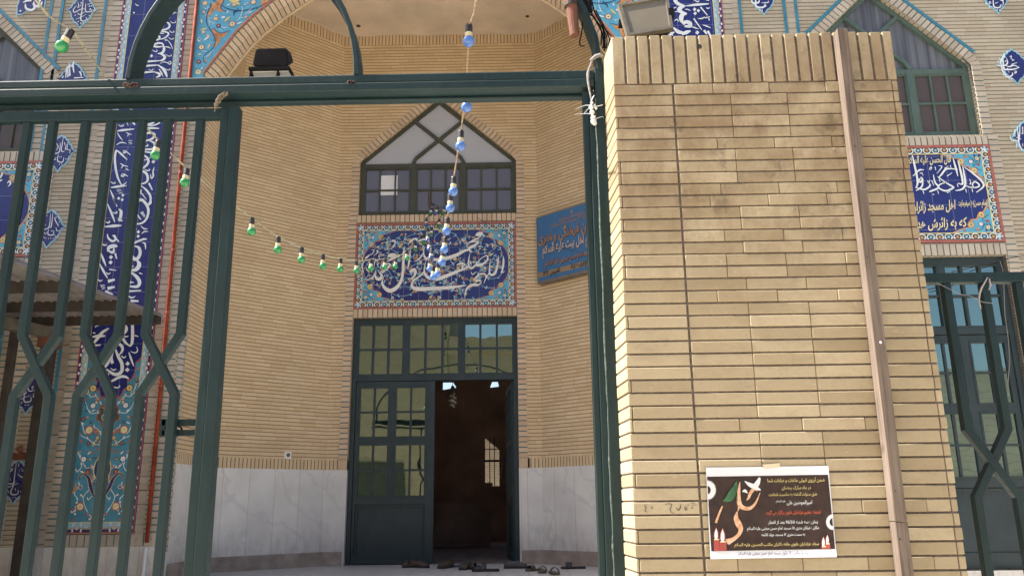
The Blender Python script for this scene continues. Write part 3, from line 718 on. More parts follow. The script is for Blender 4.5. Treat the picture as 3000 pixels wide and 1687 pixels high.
def panel(name, x0, x1, z0, z1, Yw, label, seed):
    rr = random.Random(seed); Y = Yw-.012
    b = MB(); b.box(x0, Y, z0, x1, Yw+.02, z1, 0); p = b.build(name, m_navy, MQ); lab(p, label)
    e = .028; o = MB()
    for q in ((x0, z0, x1, z0+e), (x0, z1-e, x1, z1), (x0, z0+e, x0+e, z1-e), (x1-e, z0+e, x1, z1-e)): o.box(q[0], Y-.003, q[1], q[2], Y, q[3], BRD)
    wb = .066; i0, i1, j0, j1 = x0+e, x1-e, z0+e, z1-e
    for q in ((i0, j0, i1, j0+wb), (i0, j1-wb, i1, j1), (i0, j0+wb, i0+wb, j1-wb), (i1-wb, j0+wb, i1, j1-wb)): o.box(q[0], Y-.002, q[1], q[2], Y, q[3], DGR)
    k = wb+.004; l = .009
    for q in ((i0+wb, j0+wb, i1-wb, j0+wb+l), (i0+wb, j1-wb-l, i1-wb, j1-wb), (i0+wb, j0+wb+l, i0+wb+l, j1-wb-l), (i1-wb-l, j0+wb+l, i1-wb, j1-wb-l)): o.box(q[0], Y-.0035, q[1], q[2], Y, q[3], YEL)
    def side(a, c, n):          # border motif repeated along one side: a, c run clockwise, n inwards
        L = math.hypot(c[0]-a[0], c[1]-a[1]); u = ((c[0]-a[0])/L, (c[1]-a[1])/L); m = max(1, round(L/.178)); P = L/m
        for i in range(m):
            def W(s, t): s = i*P+s*P; return (a[0]+u[0]*s+n[0]*t*wb, a[1]+u[1]*s+n[1]*t*wb)
            yy = Y-.0026
            for path, wd in (([(.0,.95),(.12,.85),(.2,.5),(.12,.12)], .016), ([(.5,.95),(.38,.85),(.3,.5),(.38,.12)], .016), ([(.5,.95),(.62,.85),(.7,.5),(.62,.12)], .016),
                             ([(1.,.95),(.88,.85),(.8,.5),(.88,.12)], .016), ([(.12,.12),(.25,.3),(.38,.12)], .012), ([(.62,.12),(.75,.3),(.88,.12)], .012)):
                o.ribbon(smooth_pts([(*W(*q), wd*.62) for q in path], 3), yy, WHITE); yy -= .0001
            c0 = W(.5, .42); o.flat([(c0[0]+dx*.017, c0[1]+dz*.019) for dx, dz in ((1,0),(.3,.75),(0,1),(-.3,.75),(-1,0),(-.3,-.75),(0,-1),(.3,-.75))], Y-.0034, ORG_)
            for ss in (0., 1.):
                c0 = W(ss, .45); o.flat([(c0[0]+.014*math.cos(t), c0[1]+.014*math.sin(t)) for t in [q*math.pi/4 for q in range(8)]], Y-.0036-ss*.0001, LBLUE)
    side((i0, j1), (i1, j1), (0, -1)); side((i1, j0), (i0, j0), (0, 1)); side((i0+0, j0), (i0, j1), (1, 0)); side((i1, j1), (i1, j0), (-1, 0))
    # turquoise corner lobes with flowers
    c0x, c1x, c0z, c1z = i0+wb+l, i1-wb-l, j0+wb+l, j1-wb-l
    for cx, cz, sx, sz in ((c0x, c0z, 1, 1), (c1x, c0z, -1, 1), (c0x, c1z, 1, -1), (c1x, c1z, -1, -1)):
        q = [(0,0),(.40,0),(.30,.045),(.235,.06),(.235,.11),(.20,.15),(.145,.155),(.13,.20),(.075,.235),(.03,.31),(0,.40)]
        qq = [(cx+sx*a*.97, cz+sz*c_*.86) for a, c_ in q]
        o.flat([(cx+sx*a*1.05, cz+sz*c_*.94) for a, c_ in q], Y-.0006, ORG_ if seed % 2 else BRD); o.flat(qq, Y-.0012, TURQ)
        for fx, fz, r, mm in ((.225,.095,.036,YEL), (.10,.215,.036,YEL), (.12,.10,.026,WHITE), (.05,.06,.028,CRM), (.045,.14,.022,RED), (.16,.035,.022,ORG_), (.30,.02,.016,RED), (.015,.30,.016,RED), (.02,.02,.02,VIO), (.075,.02,.016,VIO)):
            flower(o, cx+sx*fx*.97, cz+sz*fz*.86, r*.8, Y-.0016, 6, mm, VIO if mm in (CRM, YEL) else RED, None if mm in (RED, VIO, ORG_) else (ORG_ if r > .03 else BLK))
        o.ribbon(smooth_pts([(cx+sx*.02, cz+sz*.05, .005), (cx+sx*.07, cz+sz*.09, .006), (cx+sx*.12, cz+sz*.03, .006), (cx+sx*.19, cz+sz*.02, .005)]), Y-.0014, BLK)
        o.ribbon(smooth_pts([(cx+sx*.03, cz+sz*.02, .005), (cx+sx*.03, cz+sz*.10, .006), (cx+sx*.10, cz+sz*.13, .006), (cx+sx*.02, cz+sz*.19, .005)]), Y-.0015, BLK)
    p_orn = o.build("tile_border", GM, p, fixn=False)
    return p, Y, (c0x, c1x, c0z, c1z), rr
def vines(p, Y, box_, rr, n):
    o = MB(); x0, x1, z0, z1 = box_; yy = Y-.002
    for i in range(n):
        gx, gz = (i % 6+.5)/6, (i//6+.5)/(n/6)
        cx, cz = x0+.10+(x1-x0-.2)*(gx+rr.uniform(-.05,.05)), z0+.05+(z1-z0-.10)*(gz+rr.uniform(-.08,.08))
        if min(abs(cx-x0), abs(cx-x1)) < .22 and min(abs(cz-z0), abs(cz-z1)) < .22: continue
        a0 = rr.uniform(0, 6.28); sg = rr.choice((-1, 1)); r0 = rr.uniform(.13, .19); pts = []
        for k in range(13):
            t = k/12; a = a0+sg*t*4.6; r = r0*(1-.72*t); pts.append((min(x1-.01, max(x0+.01, cx+r*math.cos(a)*1.25)), min(z1-.01, max(z0+.01, cz+r*math.sin(a)))))
        yy -= .00004; o.ribbon(smooth_pts([(*q, .006) for q in pts], 2), yy, LBLUE)
        for k in range(1, 12, 2):
            (xa, za), (xb, zb) = pts[k], pts[k+1]; d = math.atan2(zb-za, xb-xa)
            for s in (-1, 1):
                if rr.random() < .72: leafshape(o, xa, za, rr.uniform(.030, .046), .017, d+s*rr.uniform(.5, 1.0), yy-.0003-.00002*k, LBLUE if rr.random() < .85 else WHITE)
        for k in (0, 4, 8, 12):
            m_ = rr.choice((RED, ORG_, ORG_, RED, RED, YEL)); flower(o, *pts[k], rr.uniform(.011, .019), yy-.0009-.0001*k, 6, m_, rr.choice((YEL, WHITE, VIO)), rr.choice((None, DGR, YEL)), rr.uniform(0, 1))
    o.build("vine_ornament", GM, p, fixn=False)

# ---- central panel with its large white calligraphy
cp, CY, cbox, rr = panel("tile_panel", PX0, PX1, PZ0, PZ1, YB, "blue floral tile panel with white calligraphy over the central door", 4)
vines(cp, CY, cbox, rr, 54)
b = MB(); YL = CY-.0085
CLs = """*: 605,345,12 625,370,34 652,352,16 655,395,18 640,440,16 600,490,9 580,505,3; 7: 485,490 490,515 508,508 520,490 530,510 545,505 555,480;
*: 532,640,10 560,610,40 600,605,76 645,600,60 655,625,46 600,665,34 550,690,20 510,706,4; *: 410,830,4 420,790,14 450,745,16 510,735,16 570,748,26 545,795,34 490,845,26 420,878,20 392,900,10;
*: 392,890,10 430,915,34 432,960,44 400,990,52 355,980,46 328,930,24 333,880,14 348,822,4; *: 332,905,16 300,950,22 250,985,18 188,1006,4;
*: 808,470,4 797,540,26 790,700,40 783,860,42 765,980,42 720,1080,52 650,1150,66 570,1180,66 490,1135,52 445,1060,28 458,985,14 492,905,4;
*: 907,512,4 895,600,24 882,720,30 868,790,18 852,840,4; *: 868,428,6 915,365,24 980,330,26 1030,365,38 1100,345,24 1160,340,8;
*: 903,888,20 930,850,44 975,835,44 988,880,40 970,940,30 925,975,18 858,1002,4; *: 1136,448,4 1122,560,18 1140,630,30 1185,675,46; *: 1112,565,14 1070,640,22 1010,685,18 960,706,4;
*: 1162,690,4 1135,800,18 1138,890,30 1180,955,46 1240,985,50; *: 1130,860,14 1070,935,24 970,1000,24 930,1060,30 940,1120,46 1010,1150,64 1130,1152,68 1230,1146,66 1345,1140,62;
d19: 375,465 372,748 230,715; *: 268,515,4 312,522,14 280,580,12 235,600,16 195,635,34 160,660,8; *: 340,650,4 330,690,12 318,740,12 312,800,4; *: 190,795,5 195,840,18 240,880,8; *: 182,655,3 140,720,12 122,790,16 130,850,12 152,905,3;
8: 430,568 445,588 400,600 390,625 450,615; *: 350,525,14 372,540,22 345,585,10 300,605,6; *: 328,675,10 365,695,16 400,650,8 385,630,8; 8: 300,640 290,700"""
CRs = """*: 630,285,8 660,265,60 710,252,74 752,240,20; *: 722,292,10 650,332,26 560,375,22 490,418,4; *: 495,415,4 570,385,16 645,378,26 668,400,34 600,448,44 515,492,40;
*: 550,545,8 520,512,30 440,532,46 340,588,56 220,632,58 140,656,56 40,672,50 -60,668,44 -130,650,34 -170,640,20;
*: 790,602,14 828,620,26 822,680,26 765,732,32 690,762,42 642,742,22 680,695,14 740,640,14 800,608,14; *: 690,775,30 620,768,24 592,800,26 560,812,30 528,785,24 515,730,22 525,640,16 545,560,4; *: 522,740,10 500,790,16 450,822,26 420,836,20;
*: 328,778,6 345,748,24 420,735,26 460,752,14 415,790,26 420,832,34 350,858,44 240,905,54 130,948,58 50,978,56 -40,992,50 -100,985,44;
*: 1082,608,4 1088,690,30 1080,790,30 1062,860,20 1038,900,3; *: 1002,602,4 998,700,24 982,800,28 955,880,36 905,922,40 862,895,28 862,790,20 876,658,3;
*: 868,860,12 835,925,18 790,1000,14 763,1075,3; *: 800,980,8 802,930,24 765,905,24 690,915,26 630,975,26 600,1010,14; *: 625,1010,14 660,1030,76 705,1035,60 660,1075,60 570,1090,40 500,1130,30 470,1200,18 453,1318,3;
*: -5,1142,62 150,1132,58 300,1116,44 420,1100,26 492,1092,4; *: 905,402,3 912,440,16 905,485,6; *: 858,570,4 880,600,12 922,560,5; *: 560,872,5 580,915,16 620,890,12 648,872,8; *: 150,362,8 190,345,14 238,318,4; 10: 380,380 420,340 430,370 470,340"""
strokes(b, CLs, 1040, 640, 5.575, YL); strokes(b, CRs, 1280, 640, 5.575, YL)
b.build("lettering", m_offw, cp, fixn=False)

# ---- side panels (the right one shows its words; the left one only its edge)
RX0, RX1, RZ0, RZ1 = mx(-4.848)-7.676+0, 4.848, 2.513, 3.572
RX0 = 2*3.838-4.848
rp, RY, rbox, rr = panel("tile_panel", RX0, RX1, RZ0, RZ1, YF, "tile panel with white and yellow script half hidden by the brick pillar", 5)
b = MB(); y = MB()
def panel_text(mb, txt, x0, x1, yb, h, sl=0.0, bold=.02):
    t = MB(); text_mesh(t, txt, 1.0, lambda u, v: (u, v, 0), 'L', off=bold); xs = [q[0] for q in t.v]; a, c = min(xs), max(xs); k = (x1-x0)/(c-a)
    def W(u, v): p = at(2600+(x0+(u-a)*k)/4.025, 400+(yb+sl*(u-a)*k-v*h)/4.025, RY-.006); return tuple(p)
    mb.add([W(q[0], q[1]) for q in t.v], t.f)
panel_text(y, "قال الحسن علیه السلام", 235, 748, 318, 118, -.03)
panel_text(y, "امام حسن(ع) میفرماید:", 838, 1168, 815, 88, -.02)
panel_text(y, "اهل مسجد زائران", 290, 800, 880, 150, -.05)
panel_text(y, "که به زائرش هدیه", 270, 935, 1085, 150, -.04)
strokes(b, """18: 292,222 315,330 345,470 352,560 330,610; 770,258 800,360 828,470; 828,288 858,400 885,555 830,552; 885,350 902,450 915,560 880,622 800,640; 902,362 1010,440 1105,525 1130,590 1045,662; 14: 900,572 980,600 1060,598 1082,570 1030,532 1002,572 1032,612;
16: 832,390 700,382 640,445 600,492; 592,472 680,540 770,592 770,610 690,642 612,612 612,570 700,538; 540,450 560,540 602,602 520,642 490,652; 490,552 502,580 450,622 400,622 330,600; 390,478 412,500 388,540 368,518 395,490; 418,500 405,590 335,640; 430,395 372,400 300,470;
9: 500,400 520,370 505,365 490,395; 560,360 570,400; 600,345 640,360 580,440; 670,380 720,350; 740,340 748,370; 700,470 760,430; 520,520 545,580; 470,520 485,545 500,512; 610,500 618,540; 415,640 430,680; 590,640 600,680; 530,690 550,680; 920,620 930,665; 995,620 1003,660; 965,500 980,560 960,560; 820,560 830,600; 700,665 740,650; 380,440 405,430 420,465""", 2600, 400, 4.025, RY-.006)
b.build("lettering", m_white, rp, fixn=False); y.build("lettering", m_cream, rp, fixn=False)
lp, LY, lbox, rr = panel("tile_panel", mx(RX1), mx(RX0), RZ0, RZ1, YF, "tile panel at the left edge, above the canopy", 7)
b = MB(); strokes(b, "20: 0,440 20,400 30,360; 0,470 30,455; 16: 90,500 120,470 130,510 100,540", 0, 420, 4.26, LY-.006); b.build("lettering", m_white, lp, fixn=False)

# ---- the tall bands left and right of the recess
def band(f, label, zb):
    xo, xi = sorted((f(-4.429), f(-3.697))); Y = YF-.014
    b = MB(); b.box(xo, Y, zb, xi, YF+.02, 7.2); p = b.build("calligraphy_band", m_navy, MQ); lab(p, label)
    o = MB(); P = .183
    tan = 12
    mats = GM+[plain("sand_glaze", (.40,.33,.24), .35, .15, 20)]
    def edge(xa, dirx, za, zb_, horizontal=False):
        wb = .098; n = round((zb_-za)/P); PP = (zb_-za)/n
        def W(s, t): return (xa+dirx*t*wb, za+s) if not horizontal else (za+s, xa+dirx*t*wb)
        def rect(t0, t1, yy, mi):
            a, c = W(0, t0), W(zb_-za, t1); o.box(min(a[0], c[0]), Y-yy, min(a[1], c[1]), max(a[0], c[0]), Y, max(a[1], c[1]), mi)
        rect(.10, .93, .001, LBLUE); rect(0, .11, .002, RED); rect(.93, 1.02, .0022, YEL)
        q = []; K = n*8
        for i in range(K+1):
            s = (zb_-za)*i/K; q.append((s, .50-.17*abs(math.cos(math.pi*s/PP*1.0))*1.0+.06))
        vs = []
        for i in range(K):          # navy scallops along the outer edge
            a, c = q[i], q[i+1]; o.flat([W(a[0], .11), W(c[0], .11), W(c[0], c[1]), W(a[0], a[1])], Y-.0014, VIO)
        o.ribbon([(*W(s, t), .013) for s, t in q], Y-.0018, tan)
        for i in range(n):
            s0 = (i+.5)*PP
            def dia(s, t, r, yy, mi): c = W(s, t); h = W(s+.01, t); o.flat([(c[0]+(h[0]-c[0])*100*r*a+(c[1]-h[1])*100*r*e*.8, c[1]+(h[1]-c[1])*100*r*a+(h[0]-c[0])*100*r*e*.8) for a, e in ((1.2,0),(.4,.6),(0,1.1),(-.4,.6),(-1.2,0),(-.4,-.6),(0,-1.1),(.4,-.6))], Y-yy, mi)
            for mi, r, yy in ((RED, .024, .0024), (WHITE, .020, .0028), (RED, .010, .0032), (CRM, .005, .0036)): dia(s0, .44, r, yy, mi)
            for mi, r, yy in ((tan, .024, .0024), (WHITE, .017, .0028), (VIO, .008, .0032)): dia(s0+PP/2 if i < n-1 else s0, .62, r, yy, mi)
            for ds in (-.23, .23):
                c = W(s0+ds*PP, .24); o.flat([(c[0]+.010*math.cos(t), c[1]+.017*math.sin(t)) for t in [k*math.pi/4 for k in range(8)]], Y-.0026, WHITE)
                c = W(s0+ds*PP*.9, .80); o.flat([(c[0]+.010*math.cos(t), c[1]+.020*math.sin(t)) for t in [k*math.pi/4 for k in range(8)]], Y-.0026, WHITE)
                c = W(s0+ds*PP*.9, .80); o.flat([(c[0]+.005*math.cos(t), c[1]+.012*math.sin(t)) for t in [k*math.pi/4 for k in range(8)]], Y-.0030, LBLUE)
    edge(xo, 1, zb+.0, 7.1); edge(xi, -1, zb+.0, 7.1); edge(zb, 1, xo+.1, xi-.1, True)
    o.build("tile_border", mats, p, fixn=False)
    # flowering turquoise foot, symmetrical
    o = MB(); xm = (xo+xi)/2; hw = (xi-xo)/2-.10; zb2 = zb+.10; zt = 1.62-(-.209)+zb+.0
    half = [(0,1.16),(.035,1.24),(.06,1.26),(.10,1.27),(.12,1.33),(.16,1.36),(.15,1.42),(.19,1.44),(.215,1.50),(.215,1.60),(.25,1.63),(hw,1.66)]
    out = [(xm-hw, zb2), (xm+hw, zb2)] + [(xm+a, zb+z) for a, z in reversed(half)] + [(xm-a, zb+z) for a, z in half[1:]]
    red = [(xm-hw, zb2), (xm+hw, zb2)] + [(xm+max(0, a-.006), zb+z+.016) for a, z in reversed(half)] + [(xm-max(0, a-.006), zb+z+.016) for a, z in half[1:]]
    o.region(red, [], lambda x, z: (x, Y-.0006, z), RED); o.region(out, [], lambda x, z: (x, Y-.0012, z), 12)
    fl = [(.17,.24,.042,CRM,8,RED),(.09,.17,.02,RED,6,None),(.22,.12,.018,RED,6,None),(.04,.11,.02,VIO,5,None),(.235,.22,.018,BRD,6,BLK),(.19,.42,.022,VIO,6,WHITE),(.135,.56,.026,RED,8,BLK),(.19,.68,.034,WHITE,6,VIO),
          (.10,.74,.018,RED,6,None),(.235,.75,.016,ORG_,6,None),(.16,.83,.020,RED,6,BLK),(.235,.85,.020,RED,6,None),(.08,.88,.018,YEL,6,ORG_),(.17,.955,.045,CRM,9,RED),(.10,.945,.022,RED,6,ORG_),(.25,.92,.016,RED,6,None),
          (.24,1.06,.020,RED,6,BLK),(.20,1.08,.016,ORG_,6,None),(.16,1.19,.032,WHITE,8,VIO),(.24,1.25,.020,RED,6,None),(.10,1.25,.020,RED,6,None),(.13,1.22,.016,CRM,6,RED),(.18,1.36,.040,YEL,9,BLK),(.24,1.44,.018,RED,6,None),(.245,1.55,.018,BRD,6,None),(.06,1.17,.016,RED,6,None)]
    rf = random.Random(3)
    fill = [(rf.uniform(.03, .255), rf.uniform(.12, 1.62), rf.uniform(.008, .014), rf.choice((RED, BRD, ORG_, VIO, WHITE, YEL)), rf.uniform(0, 3)) for _ in range(90)]
    fill = [q for q in fill if all(math.hypot(q[0]-a[0], q[1]-a[1]) > a[2]*.8+q[2] for a in fl) and not (q[0] < .11 and .98 < q[1] < 1.25) and not (q[1] > 1.15 and q[0] < .06+.5*(q[1]-1.16))]
    for s in (-1, 1):
        for k, (dx, dz, r, mp, a) in enumerate(fill):
            x_, z_ = xm+s*dx, zb+dz
            if k % 3 == 2: leafshape(o, x_, z_, .045, .016, a, Y-.0024-.00001*k, WHITE if k % 2 else DGR)
            else: flower(o, x_, z_, r, Y-.0026-.00001*k, 6, mp, YEL, BLK if mp in (WHITE, YEL) else None, a)
        for i, (dx, dz, r, mp, pn, mo) in enumerate(fl):
            flower(o, xm+s*dx, zb+dz, r*.78, Y-.003-.00005*i, pn, mp, YEL if mp != YEL else RED, mo, .3)
        for path in ([(.03,.12),(.10,.20),(.15,.32),(.10,.40)], [(.24,.18),(.20,.30),(.24,.36),(.20,.44)], [(.03,.50),(.10,.60),(.16,.60),(.22,.70)], [(.24,.56),(.20,.62),(.24,.72)], [(.03,.82),(.10,.82),(.17,.87),(.24,.90)],
                     [(.05,.92),(.12,.98),(.20,.92),(.24,1.0)], [(.03,1.08),(.10,1.12),(.18,1.12),(.23,1.2)], [(.08,1.2),(.14,1.28),(.2,1.28),(.24,1.38)], [(.1,.3),(.06,.36),(.1,.44),(.06,.5)]):
            o.ribbon(smooth_pts([(xm+s*x, zb+z, .0065) for x, z in path], 4), Y-.002, WHITE)
            for x, z in path: leafshape(o, xm+s*x, zb+z, .032, .014, 1.2 if s > 0 else 2.0, Y-.0022, WHITE)
        o.ribbon(smooth_pts([(xm+s*x, zb+z, w_) for x, z, w_ in ((.05,.33,.02),(.09,.42,.04),(.12,.50,.034),(.17,.545,.022),(.21,.52,.02),(.205,.49,.014))]), Y-.0038, YEL)
        o.ribbon(smooth_pts([(xm+s*x, zb+z, w_) for x, z, w_ in ((.05,.33,.012),(.09,.42,.030),(.12,.50,.024),(.17,.545,.013),(.21,.52,.012),(.205,.49,.008))]), Y-.0042, VIO)
        o.ribbon(smooth_pts([(xm+s*x, zb+z, w_) for x, z, w_ in ((.02,.48,.02),(.06,.56,.05),(.05,.66,.04),(.0,.70,.02))]), Y-.0038, YEL)
        o.ribbon(smooth_pts([(xm+s*x, zb+z, w_) for x, z, w_ in ((.02,.48,.01),(.055,.56,.038),(.045,.66,.028),(.0,.70,.01))]), Y-.0042, VIO)
        q = [(0,.99),(.05,1.0),(.06,1.04),(.105,1.06),(.10,1.10),(.075,1.12),(.09,1.16),(.06,1.19),(.03,1.21),(0,1.23)]
        o.flat([(xm+s*x*1.12, zb+1.11+(z-1.11)*1.1) for x, z in q], Y-.0038, RED); o.flat([(xm+s*x, zb+z) for x, z in q], Y-.0042, DGR)
        o.ribbon(smooth_pts([(xm+s*x, zb+z, .006) for x, z in ((.01,1.03),(.05,1.05),(.06,1.09),(.03,1.12),(.05,1.17),(.02,1.2))]), Y-.0046, CRM)
        o.ribbon(smooth_pts([(xm+s*x, zb+z, w_) for x, z, w_ in ((.265,.36,.004),(.235,.40,.03),(.24,.46,.004))]), Y-.004, ORG_)
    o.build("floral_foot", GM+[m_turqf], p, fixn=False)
    return p, Y
lb, BY = band(lambda x: x, "tall blue calligraphy band seen behind the gate bars", -.209)
rb, _ = band(mx, "tall blue calligraphy band above the pillar, beside the floodlight", -.209)
b = MB(); YL = BY-.006
strokes(b, """30: 900,10 990,60 1010,110 960,160 880,165 810,145; 26: 760,210 860,195 960,205; 28: 700,300 800,270 890,255 945,290 930,330 870,370 650,400; 870,385 940,430 940,490 870,530 780,535 680,520; 22: 680,525 800,560 890,575 930,600 900,650 830,690 760,705;
24: 850,600 720,590 520,620; 520,625 600,680 680,715 760,700 770,660 720,635 660,650 600,690 430,840; 28: 850,830 820,780 750,770 670,800 690,830 770,835 830,825; 36: 835,800 850,880 820,940 740,955; 770,950 860,1000 840,1060 770,1085; 28: 800,1078 560,1095 330,1110;
16: 850,840 920,840 965,865; 28: 515,800 505,870 560,900; 12: 540,830 580,850 600,900; d30: 450,1015 535,1005 630,995; 28: 290,1220 560,1172 770,1160; 36: 750,1165 830,1220 880,1300 905,1375; 28: 265,1330 500,1290 700,1280; 34: 690,1285 760,1310 770,1350 710,1378;
14: 345,1150 400,1260 460,1375; 18: 755,1220 800,1290 830,1360; 11: 890,700 910,715 880,722 868,705 895,695; 910,715 970,790 1000,880; 960,380 1000,412 1050,402 1045,375; 940,540 980,578 1025,572 1015,548; 920,660 970,698 1015,692 1010,672; 875,955 930,998 980,988 970,968; 865,1215 910,1245 955,1235 945,1215;
14: 780,1135 830,1105 900,1112 950,1142 975,1120 955,1092 920,1110; 12: 425,1130 470,1160 500,1152 490,1132; 575,1230 620,1252 655,1242 645,1222; 640,890 690,918 730,910 715,890; 14: 715,445 770,490 840,485 830,455; 1000,190 1030,230 1005,262; 1030,228 1072,238; 16: 1020,0 1090,80; 830,95 880,108 905,90 890,72; d20: 320,235; 12: 340,70 375,105 410,110""", 340, 0, 6.037, YL)
strokes(b, """30: 900,50 930,110 880,180 730,190; 18: 820,210 920,205 1000,170 1020,130; 28: 720,265 860,248 1005,255; 30: 710,360 780,335 880,325 930,360 900,410 830,440 690,462; 850,445 920,480 930,540 870,580 690,572; 18: 690,575 780,615 890,630 960,600; 28: 740,660 810,710 830,780 780,850 640,940; 12: 705,760 800,740 890,690; d32: 910,775;
28: 640,960 690,925 760,930 810,980 820,1060 770,1110 605,1145; 24: 715,1150 800,1220 860,1310 860,1400 800,1455; *: 330,588,30 305,700,34 315,860,34 350,1020,30 412,1150,14; 22: 330,590 400,650 500,745; 28: 240,1180 350,1165 490,1150; 16: 400,1140 450,1130 490,1095; 34: 540,60 580,130 620,200; 28: 340,295 430,280 610,262;
13: 430,60 480,120 515,210; 400,75 430,60 420,90; 360,195 400,218 440,210 430,190; 480,315 520,340 500,380; 520,340 575,350; 345,320 380,380 430,445; 16: 330,515 400,475 490,490; 11: 525,450 580,440; 525,480 580,470; 545,500 580,495; 16: 430,600 470,610 470,638 440,630 485,590; 480,610 550,670; 385,800 430,830 400,880; 430,830 510,850; 480,880 520,910; 410,965 450,970 440,1002 405,995 430,965; 450,970 510,1005; 12: 235,1085 280,1115 310,1110 300,1085; d28: 430,1300 365,1350 420,1372;
10: 335,1215 405,1208; 345,1240 412,1232; 370,1270 420,1262; 20: 230,1215 280,1330 325,1455; 12: 740,60 790,70 830,100 790,130 750,100; 18: 925,860 905,930 910,1000 880,1035 865,970; 24: 840,1110 895,1220; 14: 690,1200 720,1230 710,1260 740,1290 800,1370; 13: 770,890 810,915 850,910 840,882; 735,505 780,530 825,525 815,495; 34: 650,1455 680,1390 740,1380 800,1455; 44: 590,1210 625,1250 600,1295; 590,1300 625,1340 590,1395""", 280, 330, 5.367, YL)
strokes(b, """24: 640,100 680,120 700,60 730,22 790,60 832,150 810,260 740,320 630,325; 22: 830,100 860,60 855,0; d24: 707,425 705,480; 22: 560,580 620,575 700,540 770,515 812,515; 32: 655,600 710,620 727,690 690,760 640,750 602,680 605,620 660,600; 40: 690,780 715,830 680,890 600,905; 28: 525,915 610,900; 32: 600,920 680,980 720,1050 690,1105 580,1100;
20: 550,1165 740,1155; 44: 500,1010 550,1040 510,1092; 500,1120 532,1170 490,1225; 28: 460,140 490,170 480,250 465,275 510,285; 28: 285,360 400,350 495,345; 20: 320,75 370,190 412,302; 18: 390,0 440,110; 13: 385,180 420,192 438,182 425,165; 295,300 330,312 345,302 340,285; 20: 320,450 330,500 380,540 420,520 410,475 380,470; 18: 400,480 465,548; 38: 330,670 340,620 400,600 445,608; 26: 330,660 390,680 402,622; d28: 365,740 360,805;
20: 240,690 270,770 302,850; 225,825 270,910 322,1002; 13: 250,575 290,592 318,580; 305,930 330,950 362,935; 195,1010 230,1038 262,1022; 36: 325,1040 410,1018; 320,1130 410,1108; 28: 290,1165 385,1205; 10: 230,1090 285,1088; 240,1110 288,1106; 250,1135 292,1126; 12: 735,180 782,240; 755,170 792,232; 660,250 690,210 720,250 740,275; 13: 590,1020 610,1055 595,1072; 615,1050 650,1056; 16: 570,1215 620,1245 668,1228; 11: 715,935 758,950; 14: 575,830 620,862 648,845; 18: 640,340 682,396; 13: 735,350 780,386 822,386; 745,450 780,422 828,420; 15: 755,560 790,572 797,642; 64: 600,150 632,220 600,300; 60: 588,350 610,395; 580,440 602,500 570,545; 50: 540,730 558,800 530,862; 28: 610,1285 710,1288; 14: 345,892 430,905; 20: 415,690 435,760""", 240, 580, 4.262, YL)
strokes(b, """38: 370,440 450,340 540,230 640,170; 38: 378,305 480,290 580,290; 28: 400,438 510,430; 42: 870,100 912,170 870,240 755,268; 30: 780,290 840,300 890,380 960,445; *: 1008,90,46 1012,250,48 1002,400,44 962,452,30; 32: 670,410 760,400 842,450 850,520 795,595; *: 740,470,20 690,560,46 672,640,56 700,722,40; 40: 738,480 780,600 842,720 842,840 780,890 700,880 600,808; 38: 580,530 632,620 620,720 530,832; 26: 480,700 565,795;
*: 555,930,50 600,905,70 645,885,20; 32: 620,1035 720,980 820,930 900,930 952,962; d38: 935,725 930,820; 22: 955,545 990,650 1032,765; 14: 980,530 1050,555 1092,520 1075,455; 16: 830,600 880,630 912,602; 665,795 720,826 755,800; 690,1075 760,1102 810,1085 800,1060; 860,275 910,302 952,288; 425,160 450,130 525,120; 390,240 432,248; 14: 370,490 405,498 398,522 362,515 372,488; 18: 1045,280 1100,298; d16: 710,1185""", 200, 930, 5.366, YL)
b.build("lettering", m_white, lb, fixn=False)
b = MB()
strokes(b, """40: 80,-40 85,10 130,60 230,92; 28: 240,88 400,70 555,60; 46: 215,95 160,115 150,160 245,198; 250,195 185,215 170,280 205,340; 46: 200,350 235,312 290,330 285,370 215,372; d27: 357,137 410,155 365,193; d31: 395,460; 18: 440,105 538,222; 345,265 458,425; 13: 220,135 260,138 300,156; 520,110 540,126 572,112; 15: 400,265 460,265 500,240; 500,258 572,240; 555,262 562,295; 310,380 350,390 412,412; 470,355 520,370 582,396; 42: 60,390 130,452 255,475; 180,490 240,460 300,438; 26: 0,410 50,505; 32: 0,500 70,455; 30: 490,430 525,485; 540,440 585,525; 14: 75,300 110,275 135,310; 60,120 100,105; 80,170 150,165 200,182; 340,0 400,30 420,10; 30: 470,-20 560,10""", 1960, 0, 4.77, BY-.006)
b.build("lettering", m_white, rb, fixn=False)

